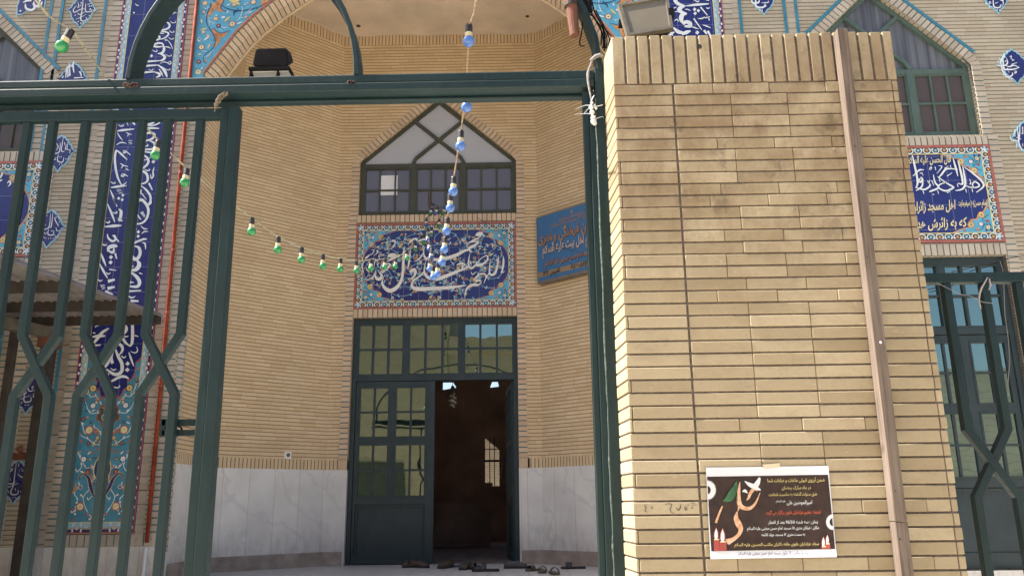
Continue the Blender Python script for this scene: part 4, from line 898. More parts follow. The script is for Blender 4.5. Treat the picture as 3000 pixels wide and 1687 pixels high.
# ---- spandrels left and right of the arch
def spandrel(f, label):
    Y = YF-.010; o = MB(); q = [(-3.613, 4.40), (-3.45, 4.40)] + [(x-.012, z+.012) for x, z in ARCH[1:]] + [(XC, 7.0), (-3.613, 7.0)]
    o.region([(f(x), z) for x, z in q], [], lambda x, z: (x, Y, z), 0)
    p = o.build("spandrel_tile", m_turq, MQ, fixn=False); lab(p, label)
    o = MB()
    for dx, mi, w_, yy in ((-.012, BRD, .016, .003), (-.026, ORG_, .012, .0034)):
        o.ribbon([(f(x+dx*.85), z-dx*.6, w_) for x, z in ARCH[1:]], Y-yy, mi)
    o.ribbon([(f(-3.604), 4.4, .018), (f(-3.604), 7.0, .018)], Y-.003, BRD); o.ribbon([(f(-3.588), 4.4, .010), (f(-3.588), 7.0, .010)], Y-.0034, ORG_)
    def T(px, py): v = at(px, py, YF); return (f(v.x), v.z)
    def S(data, mi, yy): strokes(o, data, 560, 0, 6.3, Y-yy, mi, T)
    def Pg(data, mi, yy): o.region([T(560+float(a.split(',')[0])/6.3, float(a.split(',')[1])/6.3) for a in data.split()], [], lambda x, z: (x, Y-yy, z), mi)
    Pg("368,95 420,80 520,10 560,-10 612,-5 600,60 560,130 565,185 600,215 645,225 540,235 480,215 470,180 440,190 400,270 350,295 325,345 302,362 312,270 350,190 385,130", ORG_, .003)
    Pg("378,580 400,552 440,560 470,600 560,632 640,620 700,595 660,640 600,715 550,700 545,780 500,830 440,910 425,905 455,800 452,720 410,640", ORG_, .003)
    Pg("1265,110 1300,60 1330,-10 1480,-30 1440,40 1380,90 1300,112", ORG_, .003)
    S("*: 362,85,14 380,130,14 320,230,14 292,380,14 310,480,14 380,590,16 440,700,16 452,800,14 420,890,14 350,960,12 270,1020,12 235,1090,10 250,1160,8 290,1195,4; *: 560,110,10 640,160,14 750,200,16 860,215,20 1000,210,16 1150,180,14 1300,130,12 1450,40,10 1530,-20,10; *: 612,0,10 600,60,12 560,130,12 570,195,12 650,225,6; *: 400,550,10 440,560,12 490,610,12 570,632,12 660,605,10 740,588,4; *: 940,215,14 850,225,22 800,250,24 800,310,6; *: 860,205,18 880,160,6; 12: 380,0 430,30 460,50; d14: 425,765 1215,178 365,110", VIO, .0045)
    S("8: 320,385 380,430 450,470; 330,400 350,450 340,510; 560,505 620,530 690,520; 620,530 640,550; 850,410 920,350 1000,355; 900,360 920,310; 940,130 955,190 935,290 900,350; 1000,300 1060,240 1150,150; 250,155 280,190 325,160 310,120; 265,260 290,320; 245,1080 330,1040 400,960; 360,990 430,930; 200,950 270,970 300,970; 100,1250 110,1210; 190,1290 220,1250; 520,540 570,590; 320,350 380,375; 400,460 405,490; 185,790 150,720 165,715 190,760", WHITE, .004)
    for x, y, r, pn, mp, mc, mo in ((768,462,66,6,CRM,VIO,BRD),(200,890,58,6,CRM,VIO,BRD),(140,1345,56,6,CRM,DGR,YEL),(515,495,42,8,RED,WHITE,BLK),(150,1155,44,6,RED,CRM,BLK),(460,365,48,5,CRM,YEL,ORG_),(265,80,52,5,CRM,ORG_,ORG_),(1155,60,56,6,CRM,LBLUE,RED),(800,110,44,5,CRM,ORG_,RED),(320,685,36,5,CRM,ORG_,RED),(235,610,36,5,CRM,ORG_,ORG_),(870,10,50,6,CRM,RED,ORG_),(1020,330,34,5,CRM,RED,RED),(325,1075,18,5,CRM,ORG_,RED),(370,850,20,5,ORG_,YEL,RED),(240,240,36,5,CRM,DGR,BLK)):
        c = T(560+x/6.3, y/6.3); flower(o, c[0], c[1], r/6.3*.0037*.80, Y-.005, pn, mp, mc, mo, .3)
    for x, y, L, wd, a, mi in ((700,20,260,110,-25,YEL),(620,430,170,60,48,YEL),(560,350,90,60,10,WHITE),(190,370,110,40,-75,CRM),(180,575,130,50,15,YEL),(240,770,150,50,40,WHITE),(310,920,110,40,65,CRM),(130,1025,80,40,0,CRM),(840,470,130,36,25,WHITE),(670,270,70,30,70,WHITE),(665,130,80,36,35,WHITE),(980,110,100,50,25,WHITE),(165,790,90,60,110,WHITE),(340,1050,80,40,60,WHITE),(490,320,50,26,130,WHITE),(250,1110,90,44,-60,ORG_),(1060,270,100,30,30,WHITE),(190,1300,50,30,50,WHITE)):
        c = T(560+x/6.3, y/6.3); ang = R(a) if f(0) == 0 else math.pi-R(a)
        leafshape(o, c[0], c[1], L/6.3*.0037, wd/6.3*.0037, ang, Y-.0055, mi)
    for x, y, L, wd, a in ((1000,100,60,22,22),(165,760,50,30,115),(360,1030,40,18,60)):
        c = T(560+x/6.3, y/6.3); ang = R(a) if f(0) == 0 else math.pi-R(a); leafshape(o, c[0], c[1], L/6.3*.0037, wd/6.3*.0037, ang, Y-.006, BLK)
    S("5: 400,170 410,200 400,240; 450,140 430,160; 490,150 480,175; 505,190 520,215; 480,660 560,670 610,665; 485,680 490,740 485,800; 1350,20 1370,40", BLK, .006)
    S("6: 500,75 515,95 500,112 488,95 500,75; 465,640 482,655 468,675 450,660 465,640", RED, .0064)
    o.build("floral_ornament", GM, p, fixn=False)
spandrel(lambda x: x, "turquoise floral spandrel tiles left of the arch"); spandrel(mx, "turquoise floral spandrel tiles right of the arch, behind the cables")

# ---- medallions
MSH = [(0,.5),(.055,.455),(.12,.43),(.155,.375),(.22,.355),(.245,.29),(.26,.255),(.325,.225),(.34,.17),(.37,.12),(.43,.075),(.5,.045),(.44,.035),(.385,.01),(.345,-.05),(.32,-.13),(.30,-.19),(.245,-.24),(.22,-.30),(.165,-.335),(.11,-.36),(.06,-.42),(0,-.5)]
MSH = MSH + [(-x, z) for x, z in reversed(MSH[1:-1])]
GENERIC = "30: 60,-260 40,-60 30,60 60,110 140,100 170,50; 24: -150,20 -120,80 -40,80 60,20 90,-120; -60,-240 -70,-40 -20,20; 20: 150,-40 110,-60 160,-90 190,-40 120,20; 14: -140,-60 -100,-120 -90,-80; 150,-160 180,-180 190,-150; d14: 90,170 130,170; 14: -100,110 -70,130"
def medallion(x, ztop, data=None, ox=0, oy=0, s=1, label=None, h=.435, w_=.365):
    zc = ztop-h/2; Y = YF-.012
    b = MB(); q = [(x+a*w_, zc+c*h) for a, c in MSH]; b.prism([(a, Y, c) for a, c in q], [(a, YF+.004, c) for a, c in q]); p = b.build("medallion", m_lblue, MQ)
    if label: lab(p, label)
    b = MB(); b.flat([(x+a*w_*.90, zc+c*h*.90) for a, c in MSH], Y-.0015); b.build("navy_field", m_violet, p, fixn=False)
    b = MB()
    if data: strokes(b, data, ox, oy, s, Y-.004, wk=.72)
    else: strokes(b, GENERIC, 0, 0, 1, Y-.004, 0, lambda px, py: (x+px/1000*.75, zc-.02-py/1000*.75))
    b.build("lettering", m_white, p, fixn=False)
ML = mx(2.66)
medallion(-4.88, 5.575, "46: 1105,-120 1085,200 1045,500 1010,740 1060,820 1150,820 1235,755 1215,680; 26: 810,765 1000,690 1230,560; 38: 850,240 740,360 725,440 770,490 880,440 1080,350 1170,375; 32: 900,500 920,560 980,570 1070,540 1180,455; 38: 1205,150 1195,350 1215,470 1300,470 1420,460 1380,350 1335,410; 40: 1520,340 1570,390 1520,430 1470,390; 30: 1310,600 1370,640 1360,700; 24: 890,100 930,180 920,240 1010,240 1040,120; d34: 1020,910 1105,905 1350,255 1430,245; d28: 1280,765 800,610 920,850 1360,55 1430,570; 26: 1270,205 1470,120; 34: 1000,110 1040,120 1020,160; 870,310 940,290 920,330", 160, 0, 13.175, "uppermost whole medallion left of the blue band, over the gate lintel")
medallion(-4.88, 4.73, "20: 660,720 655,600; 700,690 690,620 700,580; 620,740 640,640 690,630; 16: 745,680 760,690 770,730; 590,740 600,720; 14: 700,740 790,735; 16: 640,730 640,650", 0, 0, 3.22, "medallion just above the lintel")
medallion(-4.905, 3.87, "11: 385,85 370,180 360,240 375,260 400,255; 350,150 345,220 330,270 280,280 250,250 245,220; 10: 420,170 410,230 425,240; 440,140 430,230 470,235; 465,240 460,280; 400,150 405,190; 300,250 325,200 300,160; 12: 330,290 315,360 345,385 380,380 390,330; 8: 270,325 285,360 300,325; 405,345 440,350 450,310; d7: 340,412 368,408 345,325 360,322; 7: 405,85 415,110; 235,200 245,220", 90, 380, 4.024, "medallion behind the gate bars, below the lintel")
medallion(-4.905, 3.03, "11: 265,970 250,1100 240,1150 215,1150; 235,990 225,1120 200,1165 140,1175 110,1140 140,1100; 10: 340,1030 285,1045 320,1120 335,1140; 350,1080 330,1100; 300,1150 310,1190 345,1190; 330,1030 350,1040; 12: 215,1170 205,1230 240,1245 270,1235 275,1190; 8: 160,1205 175,1230 195,1205; 280,1240 310,1270 320,1240; 260,1290 300,1270; d7: 210,1282 235,1280 242,1195 258,1193; 8: 150,1265 185,1285; 7: 285,965 290,1000; 180,1020 200,1015; 150,1100 180,1130", 90, 380, 4.024, "medallion behind the gate bars, just over the canopy")
medallion(-4.905, 2.18)
medallion(-4.885, 1.335, "22: 545,390 540,540 520,780 510,880 540,920 640,910 665,860 655,810; 625,360 600,500 600,640 640,690 770,665; 20: 500,560 400,600 355,690 370,760 480,770 560,730 545,690; 14: 410,880 520,830 650,780; 700,740 750,750 710,790 720,815 800,775; 16: 680,580 710,600 690,640 670,610; d16: 545,985 605,985; 12: 460,910 470,940 440,960; 8: 420,640 420,680; 445,640 450,685; 475,635 475,680; 12: 490,470 510,490 470,540; 590,380 580,450; 570,540 590,550", 0, 1050, 7.245, "medallion in the shade under the canopy, above the coat rack")
medallion(-4.885, .485, "11: 160,350 145,450 130,560 105,630 120,655 170,650 180,610; 130,400 80,440 45,510 50,545 120,550 150,530; 10: 260,420 210,425; 175,450 200,480 255,495 270,470; 270,490 240,520; 8: 80,585 180,545; 180,350 185,390; 110,395 120,420 70,450; 205,400 215,410; d6: 125,685 150,682 190,425; 6: 85,500 90,520; 100,498 105,520; 8: 75,610 90,640; 150,595 155,620; 200,620 215,640 225,600; 230,540 255,540", 0, 1250, 3.315, "lowest medallion under the canopy, below the coat rack")
mq = [(160,150),(163,70),(180,30),(180,-80),(440,-80),(436,30),(425,90),(415,108),(385,85),(355,80),(325,100),(285,105),(245,122),(215,140),(195,150)]
def mcut(k): return [((lambda v: (v.x, v.z))(at((305+(a-305)*k)/3.22, (20+(c-20)*k)/3.22, YF))) for a, c in mq]
b = MB(); q = mcut(1); b.prism([(a, YF-.012, c) for a, c in q], [(a, YF+.004, c) for a, c in q]); p = b.build("medallion", m_lblue, MQ); lab(p, "medallion at the top left, cut off by the edge of the picture")
b = MB(); b.flat(mcut(.92), YF-.0135); b.build("navy_field", m_violet, p, fixn=False)
b = MB(); strokes(b, "18: 240,40 250,85 300,100 330,70 310,40; 220,30 260,10 300,15; 20: 400,20 380,60 330,60 320,20; 380,0 370,40; d12: 195,108 340,62 365,70", 0, 0, 3.22, YF-.016); b.build("lettering", m_white, p, fixn=False)
medallion(ML if False else 2.66, 5.575, "30: 1215,-60 1210,60 1230,100 1300,110 1345,85 1335,60; 26: 1150,0 1170,45 1250,40 1260,0; 16: 1290,45 1380,40 1390,15; d13: 1268,150 1302,150; 14: 1345,85 1365,95", 1960, 0, 4.77, "medallion above the pillar, between two turquoise strips")
medallion(5.19, 5.53, "24: 1010,-20 1020,90 1060,115 1110,105 1115,70; 26: 1150,-20 1140,10 1100,0; 20: 900,-10 930,10; 14: 945,35 975,30 955,55 990,50; 1040,55 1080,35; d14: 1068,150 1105,150; 14: 1130,70 1150,110; 12: 985,95 1005,110; 18: 1150,10 1155,80", 2700, 0, 4.83, "medallion at the top right corner of the picture")
medallion(5.255, 4.68, "24: 1140,790 1150,860 1160,960 1190,990 1300,985 1380,960; 1100,820 1120,900 1140,1000 1180,1060 1200,1090 1250,1090 1285,1060 1280,1030; 20: 1050,920 1100,935 1180,930 1215,890 1200,830; 1380,960 1300,930 1245,950 1180,930; 14: 1265,920 1350,890; 1270,830 1285,860 1310,850; 1300,1015 1340,1015 1310,1045 1350,1030; 1240,810 1270,800 1255,840; 1145,1050 1160,1080 1140,1060; 1065,880 1085,870 1075,900; 1160,750 1175,765; d14: 1240,1115 1275,1115 1190,870 1215,975; 12: 1165,810 1200,815; 1230,1015 1240,1035", 2700, 0, 4.83, "medallion at the right edge, beside the right window")
medallion(5.255, 3.84, "14: 320,240 315,330 305,400 290,415; 290,260 300,350 310,440 340,500 370,500; 215,350 225,395 280,412 330,385; 345,260 350,340; 10: 270,285 245,350; 255,300 275,290 265,315; 280,440 280,490; 345,440 350,470; 305,250 315,270; d8: 265,360 285,378 340,330", 2900, 300, 3.62, "medallion at the right edge, level with the top of the tile panel")
medallion(5.255, 3.0); 
# ================================================================ brick gate pillar in the foreground
YP, YG = 2.88, 3.06
BP = thing("gate_pillar", "weathered cream brick gate pillar with an upright top course, nearest to the viewer", "pillar", (.9, 3.1, -1.5))
PXL, PXR, PZT, PZS, CO = .3555, 1.442, 1.772, 1.566, .0457
def sx_(y): return -(y-YP)*.096
b = MB(); rp_ = random.Random(3)
def pbrick(x0, x1, z0, z1, left=False, mi=0, dep=.46):
    e = rp_.uniform(-.0014, .0014); y0, y1 = YP+e, YP+dep
    xb0 = x0+(sx_(y1) if left else 0)
    b.hexa([(x0,y0,z0),(x1,y0,z0),(x1,y0,z1),(x0,y0,z1),(xb0,y1,z0),(x1,y1,z0),(x1,y1,z1),(xb0,y1,z1)], mi)
z = PZS; k = 0
while z > -1.5:
    z1 = z-.0062; z0 = z-CO
    jl = rp_.uniform(-.0012, .0012)
    if rp_.random() < .45: q = .012; pbrick(PXL+jl, PXL+q-.0012+.0, z0, z1, True, dep=.46); pbrick(PXL+q+.0012, .578, z0, z1, dep=.12)
    else: pbrick(PXL+jl, .578, z0, z1, True)
    x = .5855; end = PXR-.024+rp_.uniform(-.002, .002); first = True
    while x < end-.001:
        L = rp_.choice((.215, .215, .215, .107, .15)) if first else .215
        first = False; x2 = min(x+L, end)
        if end-x2 < .05: x2 = end
        pbrick(x, x2-.0016, z0, z1, dep=.12); x = x2
    pbrick(end+.0016, PXR+rp_.uniform(-.002, .002), z0, z1, dep=.46)
    z -= CO; k += 1
x = PXL; 
while x < PXR-.01:
    x2 = min(x+.0477, PXR) if PXR-x > .06 else PXR
    pbrick(x+(0 if x == PXL else .0042), x2-.0042 if x2 < PXR else x2, PZS+.0005, PZT+rp_.uniform(-.003, .001), x == PXL); x = x2
b.build("brickwork", m_pill, BP, bevel=.0028, seg=2)
b = MB(); b.hexa([(PXL+.004,YP+.0065,-1.5),(PXR-.004,YP+.0065,-1.5),(PXR-.004,YP+.0065,PZT-.008),(PXL+.004,YP+.0065,PZT-.008),
                  (PXL+.004+sx_(YP+.455),YP+.455,-1.5),(PXR-.004,YP+.455,-1.5),(PXR-.004,YP+.455,PZT-.008),(PXL+.004+sx_(YP+.455),YP+.455,PZT-.008)])
b.build("mortar", m_mort, BP)
b = MB(); m_ink = plain("pen_ink", (.10,.085,.06), .9, .1)
strokes(b, "16: 350,785 305,820 350,855 320,900 325,945 380,955; *: 470,830,30 485,885,26; 14: 785,785 860,765 930,770 950,800 925,860 920,920 960,975 1030,990; 20: 1050,850 1105,915 1150,860 1165,770; 18: 1290,825 1260,860 1275,910 1310,880 1300,825; 16: 1320,795 1365,785; 1415,750 1490,735; 1400,870 1430,865 1445,840; 10: 1420,810 1540,775; 1600,770 1700,735", 1850, 1380, 8.052, YP-.0022)
b.build("handwriting", m_ink, BP, fixn=False)
b = MB(); c = at(2049, 137, YP-.0022); b.flat([(c.x+.010*math.cos(t*.5), c.z+.011*math.sin(t*.5)) for t in range(13)], c.y)
b.build("drill_hole", m_beam, BP, fixn=False)

# weathered batten fixed upright to the pillar
n = N("weathered_wood"); o_ = n.obj(); gr = n.noise(n.scaled(o_, (60, 60, 1.6)), 2.2, 6, .65); g2 = n.noise(n.scaled(o_, (30, 30, .9)), 1.4, 3)
cw = n.mix(n.ramp(gr, .3, .7), (.075,.055,.042), (.215,.165,.130)); cw = n.mix(n.ramp(g2, .60, .72, 0, .75), cw, (.035,.025,.02)); cw = n.mix(n.ramp(n.noise(o_, 2.2, 3), .45, .75, 0, .6), cw, (.26,.21,.17))
n.set(cw, .85, spec=.25); n.bump(gr, .4, .003); m_wood = n.m
T = thing("wooden_batten", "narrow weathered wooden batten standing upright against the brick pillar", "batten", (1.2, 2.85, -1.5))
b = MB()
def bat(za, zb, w=.040, y0=2.828):
    xa, xb = 1.2035+.0062*za, 1.2035+.0062*zb
    b.hexa([(xa,y0,za),(xa+w,y0,za),(xb+w,y0,zb),(xb,y0,zb),(xa,2.876,za),(xa+w,2.876,za),(xb+w,2.876,zb),(xb,2.876,zb)])
bat(-.0635, 1.757); bat(-1.5, -.0655, .041, 2.829)
b.build("plank", m_wood, T, bevel=.002)
for px, py, r, mm, nm in ((2580, 1003, .0045, m_white, "screw_cap"), (2540, 753, .003, m_beam, "nail"), (2636, 1578, .0035, m_beam, "nail"), (2503, 428, .003, m_beam, "nail"), (2622, 1436, .003, m_beam, "nail")):
    b = MB(); p = at(px, py, 2.829); b.lathe([(r*.6, .003), (r, .001), (r, -.002)], (p.x, 2.8285, p.z), (0, -1, 0), 10); b.build(nm, mm, T)

# ================================================================ notice taped to the pillar
PO = thing("poster", "dark mourning notice with candles, a dove and yellow and white writing, taped to the pillar", "poster", (.81, 2.87, -.03))
YPO = YP-.0045
def PQ(px, py, dy=0.0): v = at(2050+px/4.391, 1330+py/4.391, YPO-dy-.009*max(0, (py-850)/500)**2*(.4+abs(px-900)/800)-.004*max(0, (px-1300)/400)**2); return (v.x, v.y, v.z)
def PQ2(px, py): v = at(px, py, YPO); return (v.x, v.z)
b = MB(); NXg = 16
for i in range(NXg):
    for j in range(14):
        def G(i, j):
            u, v = i/NXg, j/14; tl, tr, br, bl = (78,170), (1655,148), (1763,1320), (138,1347)
            px = (tl[0]*(1-u)+tr[0]*u)*(1-v)+(bl[0]*(1-u)+br[0]*u)*v; py = (tl[1]*(1-u)+tr[1]*u)*(1-v)+(bl[1]*(1-u)+br[1]*u)*v
            return PQ(px, py, .0)
        b.poly([G(i,j), G(i+1,j), G(i+1,j+1), G(i,j+1)])
b.build("paper", m_paper, PO, fixn=False)
n = N("dark_print"); f = n.noise(n.obj(), 26, 5, .6); n.set(n.mix(n.ramp(f, .3, .7), (.020,.011,.010), (.045,.026,.022)), .35, spec=.4); m_print = n.m
b = MB()
def GP(u, v): return PQ((94*(1-u)+1650*u)*(1-v)+(148*(1-u)+1742*u)*v, (288*(1-u)+262*u)*(1-v)+(1245*(1-u)+1215*u)*v, .0008)
for i in range(16):
    for j in range(12): b.poly([GP(i/16, j/12), GP((i+1)/16, j/12), GP((i+1)/16, (j+1)/12), GP(i/16, (j+1)/12)])
b.build("dark_print", m_print, PO, fixn=False)
def ptext(mb, txt, cx, cy, width, h, dy=.0026):
    t = MB(); text_mesh(t, txt, 1.0, lambda u, v: (u, v, 0), 'L', off=.012)
    xs = [v[0] for v in t.v]; x0, x1 = min(xs), max(xs); s = width/(x1-x0); sl = -.014
    mb.add([PQ(cx-width/2+(x-x0)*s, cy-y*h+sl*(-width/2+(x-x0)*s), dy) for x, y, _ in t.v], t.f)
for nm, mm, items in (("yellow_writing", m_yel, [("ضمن آرزوی قبولی طاعات و عبادات شما", 1238, 352, 735, 62), ("در ماه مبارک رمضان", 1243, 446, 372, 60), ("طبق سنوات گذشته به مناسبت شهادت", 1200, 530, 620, 56), ("ستاد عزاداران علوی حلقه ذاکران مکتب الحسین علیه السلام", 990, 1172, 1085, 54)]),
                      ("white_writing", m_white, [("امیرالمومنین علی", 1283, 638, 325, 66), ("علیه السلام", 1042, 613, 120, 34), ("زمان : سه شنبه 96/3/6 بعد از افطار", 1200, 888, 640, 56), ("مکان : خیابان متری ۱۸ مسجد امام حسن مجتبی علیه السلام", 1072, 964, 925, 54), ("به سمت متری ۱۲ مسجد جواد الائمه", 1075, 1046, 560, 50)]),
                      ("red_writing", plain("red_print", (.55,.10,.05), .5, .1), [("اجتماع عظیم عزاداران علوی برگزار می گردد", 1203, 764, 705, 62)]),
                      ("navy_writing", plain("navy_print", (.05,.04,.13), .5, .1), [("قرار ما ساعت ۱۸ جلوی مسجد امام حسن مجتبی علیه السلام", 948, 1288, 905, 60, .0055)])):
    b = MB()
    for it in items: ptext(b, *it)
    b.build(nm, mm, PO, fixn=False)
b = MB(); PM = [plain("flame_print", (.62,.45,.33), .5, .2, 60, tint=(.52,.22,.08)), m_white, plain("green_print", (.035,.12,.05), .5, .3, 40), m_red, m_cream, m_black]
_o = PQ
def pst(data, mi): strokes(b, data, 2050, 1330, 4.391, YPO-.0022, mi)
pst("*: 515,355,8 505,450,34 500,560,50 515,650,60 570,690,50 650,690,40 720,620,26 775,490,6; *: 490,730,10 500,690,24 510,640,30; *: 600,590,10 625,560,30 655,490,40 700,445,40 740,470,14; *: 480,735,14 465,820,60 500,900,80 525,960,60 500,1030,44 430,1090,50 345,1130,80; *: 205,880,30 245,770,26 290,665,20", 0)
pst("*: 575,345,8 640,390,50 700,410,60 740,370,60 770,300,24; *: 690,420,50 740,440,40 780,460,16; *: 545,480,6 580,470,40 612,500,6", 1)
pst("*: 470,345,6 455,420,60 420,490,90 380,560,90 300,600,20; *: 475,350,4 480,600,8", 2)
for cx, cy, r0, r1, a0, a1 in ((97, 460, 45, 118, -90, 90), (1715, 870, 45, 95, 90, 270)):
    nn = 44; ri, ro = [], []
    for k in range(nn+1):
        a = R(a0+(a1-a0)*k/nn); rr_ = r1*(1 if k % 2 else .86); ri.append(PQ(cx+r0*math.cos(a), cy+r0*1.2*math.sin(a), .0017)); ro.append(PQ(cx+rr_*math.cos(a), cy+rr_*1.12*math.sin(a), .0017))
    for k in range(nn): b.poly([ri[k], ri[k+1], ro[k+1], ro[k]], 1)
for cx, z0, z1, w_ in ((217, 1095, 1240, 74), (300, 1125, 1238, 84), (1597, 1185, 1213, 60), (1648, 1150, 1210, 56)):
    b.poly([PQ(cx-w_/2, z0, .0018), PQ(cx+w_/2, z0-4, .0018), PQ(cx+w_/2+4, z1, .0018), PQ(cx-w_/2+4, z1+2, .0018)], 3)
    h = w_*2.0; L = [(0,-1.25),(.30,-.75),(.36,-.3),(.2,0),(-.2,0),(-.36,-.3),(-.30,-.75)]
    b.poly([PQ(cx-6+u*w_*1.25, z0-2+v*h*.9+5, .0019) for u, v in L], 3); b.poly([PQ(cx-6+u*w_*.85, z0-8+v*h*.75, .0022) for u, v in L], 1)
    b.poly([PQ(cx-w_*.42, z0-8, .0024), PQ(cx+w_*.42, z0-10, .0024), PQ(cx+w_*.42, z0+6, .0024), PQ(cx-w_*.42, z0+8, .0024)], 4)
b.build("picture", PM, PO, fixn=False)
b = MB(); n = N("clear_tape"); n.set((.62,.54,.38), .2); b.poly([PQ(800,130,.002), PQ(1030,112,.002), PQ(1035,165,.002), PQ(830,180,.002)]); b.build("tape", n.m, PO, fixn=False)

# ================================================================ green steel gate: frame, leaf, side fence
GF = thing("gateway", "dark green steel gateway: post, double lintel and arched bars above", "gateway", (.3, YG+.05, -1.5))
b = MB(); b.box(-3.2, YG, 1.694, .298, YG+.10, 1.7305); b.box(-3.2, YG-.004, 1.655, .297, YG+.10, 1.6915); b.box(-3.2, YG+.06, 1.640, .297, YG+.098, 1.6551)
b.build("lintel", m_gate, GF, bevel=.006, seg=3)
b = MB(); b.box(.300, YG, -1.5, .3462, YG+.07, 1.745); b.build("post", m_gate, GF, bevel=.004)
b = MB(); b.box(.249, YG+.012, -1.5, .273, YG+.06, 1.638); b.box(.2735, YG+.006, -1.5, .2995, YG+.06, 1.638); b.build("door_stop", m_gate, GF, bevel=.003)
b = MB(); pts = []; rr = random.Random(2)
for i in range(60): pts.append((.2995+rr.uniform(-.0015,.0015), YG+.003, 1.6-i*.05))
b.tube(pts, [.0035*rr.choice((.6,.8,1,1,1.3)) for _ in pts], 6); b.build("weld_bead", plain("scraped_paint", (.10,.14,.13), .5, .5, 60), GF)
def hoop(xa, xb, z0=1.7305, bb=.607, w=.022, y0=YG-.003, y1=YG+.104):
    c, a = (xa+xb)/2, (xb-xa)/2; P = []
    for i in range(25): t = math.pi*i/24; P.append((c-a*math.cos(t), z0+bb*math.sin(t)))
    m = MB(); m.bar(P, w, y0, y1); m.build("hoop", m_gate, GF, bevel=.003)
hoop(-1.637, -.685); hoop(-3.1, .326, bb=1.13)
b = MB()
for x, z in ((-1.62, 1.693), (-.70, 1.693), (-1.62, 1.70)): 
    for k in range(5): b.lathe([(.003, -.002), (.010, 0), (.006, .004)], (x+rr.uniform(-.025,.025), YG-.0005, z+rr.uniform(-.004,.006)), (0,-1,0), 7)
b.build("rusty_weld", plain("weld_rust", (.085,.035,.022), .8, .4, 60), GF)

GL = thing("gate_leaf", "left gate leaf of green steel bars crossing in pairs, closed", "gate", (-2.0, YG+.05, -1.5))
b = MB(); b.box(-3.2, YG+.022, 1.556, -1.168, YG+.056, 1.600); b.build("top_rail", m_gate, GL, bevel=.003)
b = MB(); b.hexa([(-1.190,YG+.01,-1.5),(-1.138,YG+.01,-1.5),(-1.166,YG+.01,1.602),(-1.206,YG+.01,1.602),(-1.190,YG+.06,-1.5),(-1.138,YG+.06,-1.5),(-1.166,YG+.06,1.602),(-1.206,YG+.06,1.602)])
b.hexa([(-1.226,YG+.016,-1.5),(-1.191,YG+.016,-1.5),(-1.207,YG+.016,1.602),(-1.242,YG+.016,1.602),(-1.226,YG+.06,-1.5),(-1.191,YG+.06,-1.5),(-1.207,YG+.06,1.602),(-1.242,YG+.06,1.602)])
b.build("stile", m_gate, GL, bevel=.003)
def crossing(parent, xa, xb, ztop, zb1, zc, zb2, zbot, w, y0, y1):
    for i, (p, q) in enumerate(((xa, xb), (xb, xa))):
        e = .003*i; m = MB(); m.bar([(p, ztop), (p, zb1), (q, zb2), (q, zbot)], w, y0+e, y1+e); m.build("bar", m_gate, parent, bevel=.0025)
BX = [-2.053-.135, -2.053, -1.946, -1.811, -1.704, -1.574, -1.466, -1.332]
for i in (0, 2, 4, 6): crossing(GL, BX[i], BX[i+1], 1.557, .652, .54, .42, -1.45, .031, YG+.024, YG+.054)
b = MB()
for (xa, ya), (xb, yb) in (((474, 1228), (570, 1246)), ((474, 1259), (570, 1275)), ((471, 1226), (482, 1277))):
    p, q = at(xa, ya, YG+.062), at(xb, yb, YG+.062); b.box(p.x, YG+.061, q.z, q.x, YG+.085, p.z)
b.build("latch_bracket", m_gate, GL, bevel=.002)
b = MB(); b.tube([at(510, 1250, YG+.075), at(522, 1247, YG+.07), at(531, 1252, YG+.07), at(534, 1262, YG+.07)], .0035, 6); b.build("latch_wire", m_blackp, GL)

GS = thing("side_fence", "green steel fence with crossing bars to the right of the pillar", "fence", (1.9, YG+.05, -1.5))
b = MB(); b.box(1.30, YG, .803, 3.2, YG+.04, .842); b.build("rail", m_gate, GS, bevel=.003)
for a_, c_ in ((1.611, 1.757), (1.884, 2.03), (2.16, 2.306)): crossing(GS, a_, c_, .802, .252, .143, .012, -1.5, .030, YG+.004, YG+.036)

# rag, twine and wire caught on the metalwork
T = thing("plastic_rag", "torn white plastic rag and twine tied round the gate post below the lintel", "rag", (.28, 3.04, 1.5))
b = MB(); rr = random.Random(11)
def px3(l, Y): return [at(x, y, Y) for x, y in l]
b.tube(px3([(1737,172),(1726,200),(1722,215),(1723,240),(1727,265),(1732,290)], YG-.006), [.003,.004,.006,.005,.004,.003], 7)
b.tube(px3([(1729,178),(1745,166),(1758,162),(1766,166)], YG-.008), [.006,.009,.009,.006], 7)
b.build("twine", plain("grey_twine", (.34,.32,.31), .9, .3, 80), T)
b = MB()
for (x, y, r) in ((1734,302,.008),(1732,316,.012),(1735,330,.013),(1738,345,.012),(1739,356,.015),(1743,362,.011),(1746,318,.007),(1742,310,.007)):
    p = at(x, y, YG-.012); b.lathe([(.002,-r),(r*.7,-r*.5),(r*rr.uniform(.8,1.1),0),(r*.6,r*.6),(.002,r)], p, (rr.uniform(-.5,.5), rr.uniform(-.3,.3), 1), 7)
for l in ([(1735,308),(1715,309),(1700,314),(1685,321)], [(1735,312),(1722,320),(1712,332)], [(1733,334),(1715,333),(1698,334),(1682,336)], [(1741,352),(1752,346),(1764,342),(1769,345)], [(1745,312),(1755,311),(1766,308)], [(1732,296),(1738,285),(1741,280)]):
    b.tube(px3(l, YG-.012), [.0022,.0018,.0012,.0008][:len(l)], 5)
b.build("torn_plastic", m_white, T)
T = thing("cobweb_rag", "brown dusty rag hanging from the lintel above the gate stile", "rag", (-1.3, 3.03, 1.65))
b = MB()
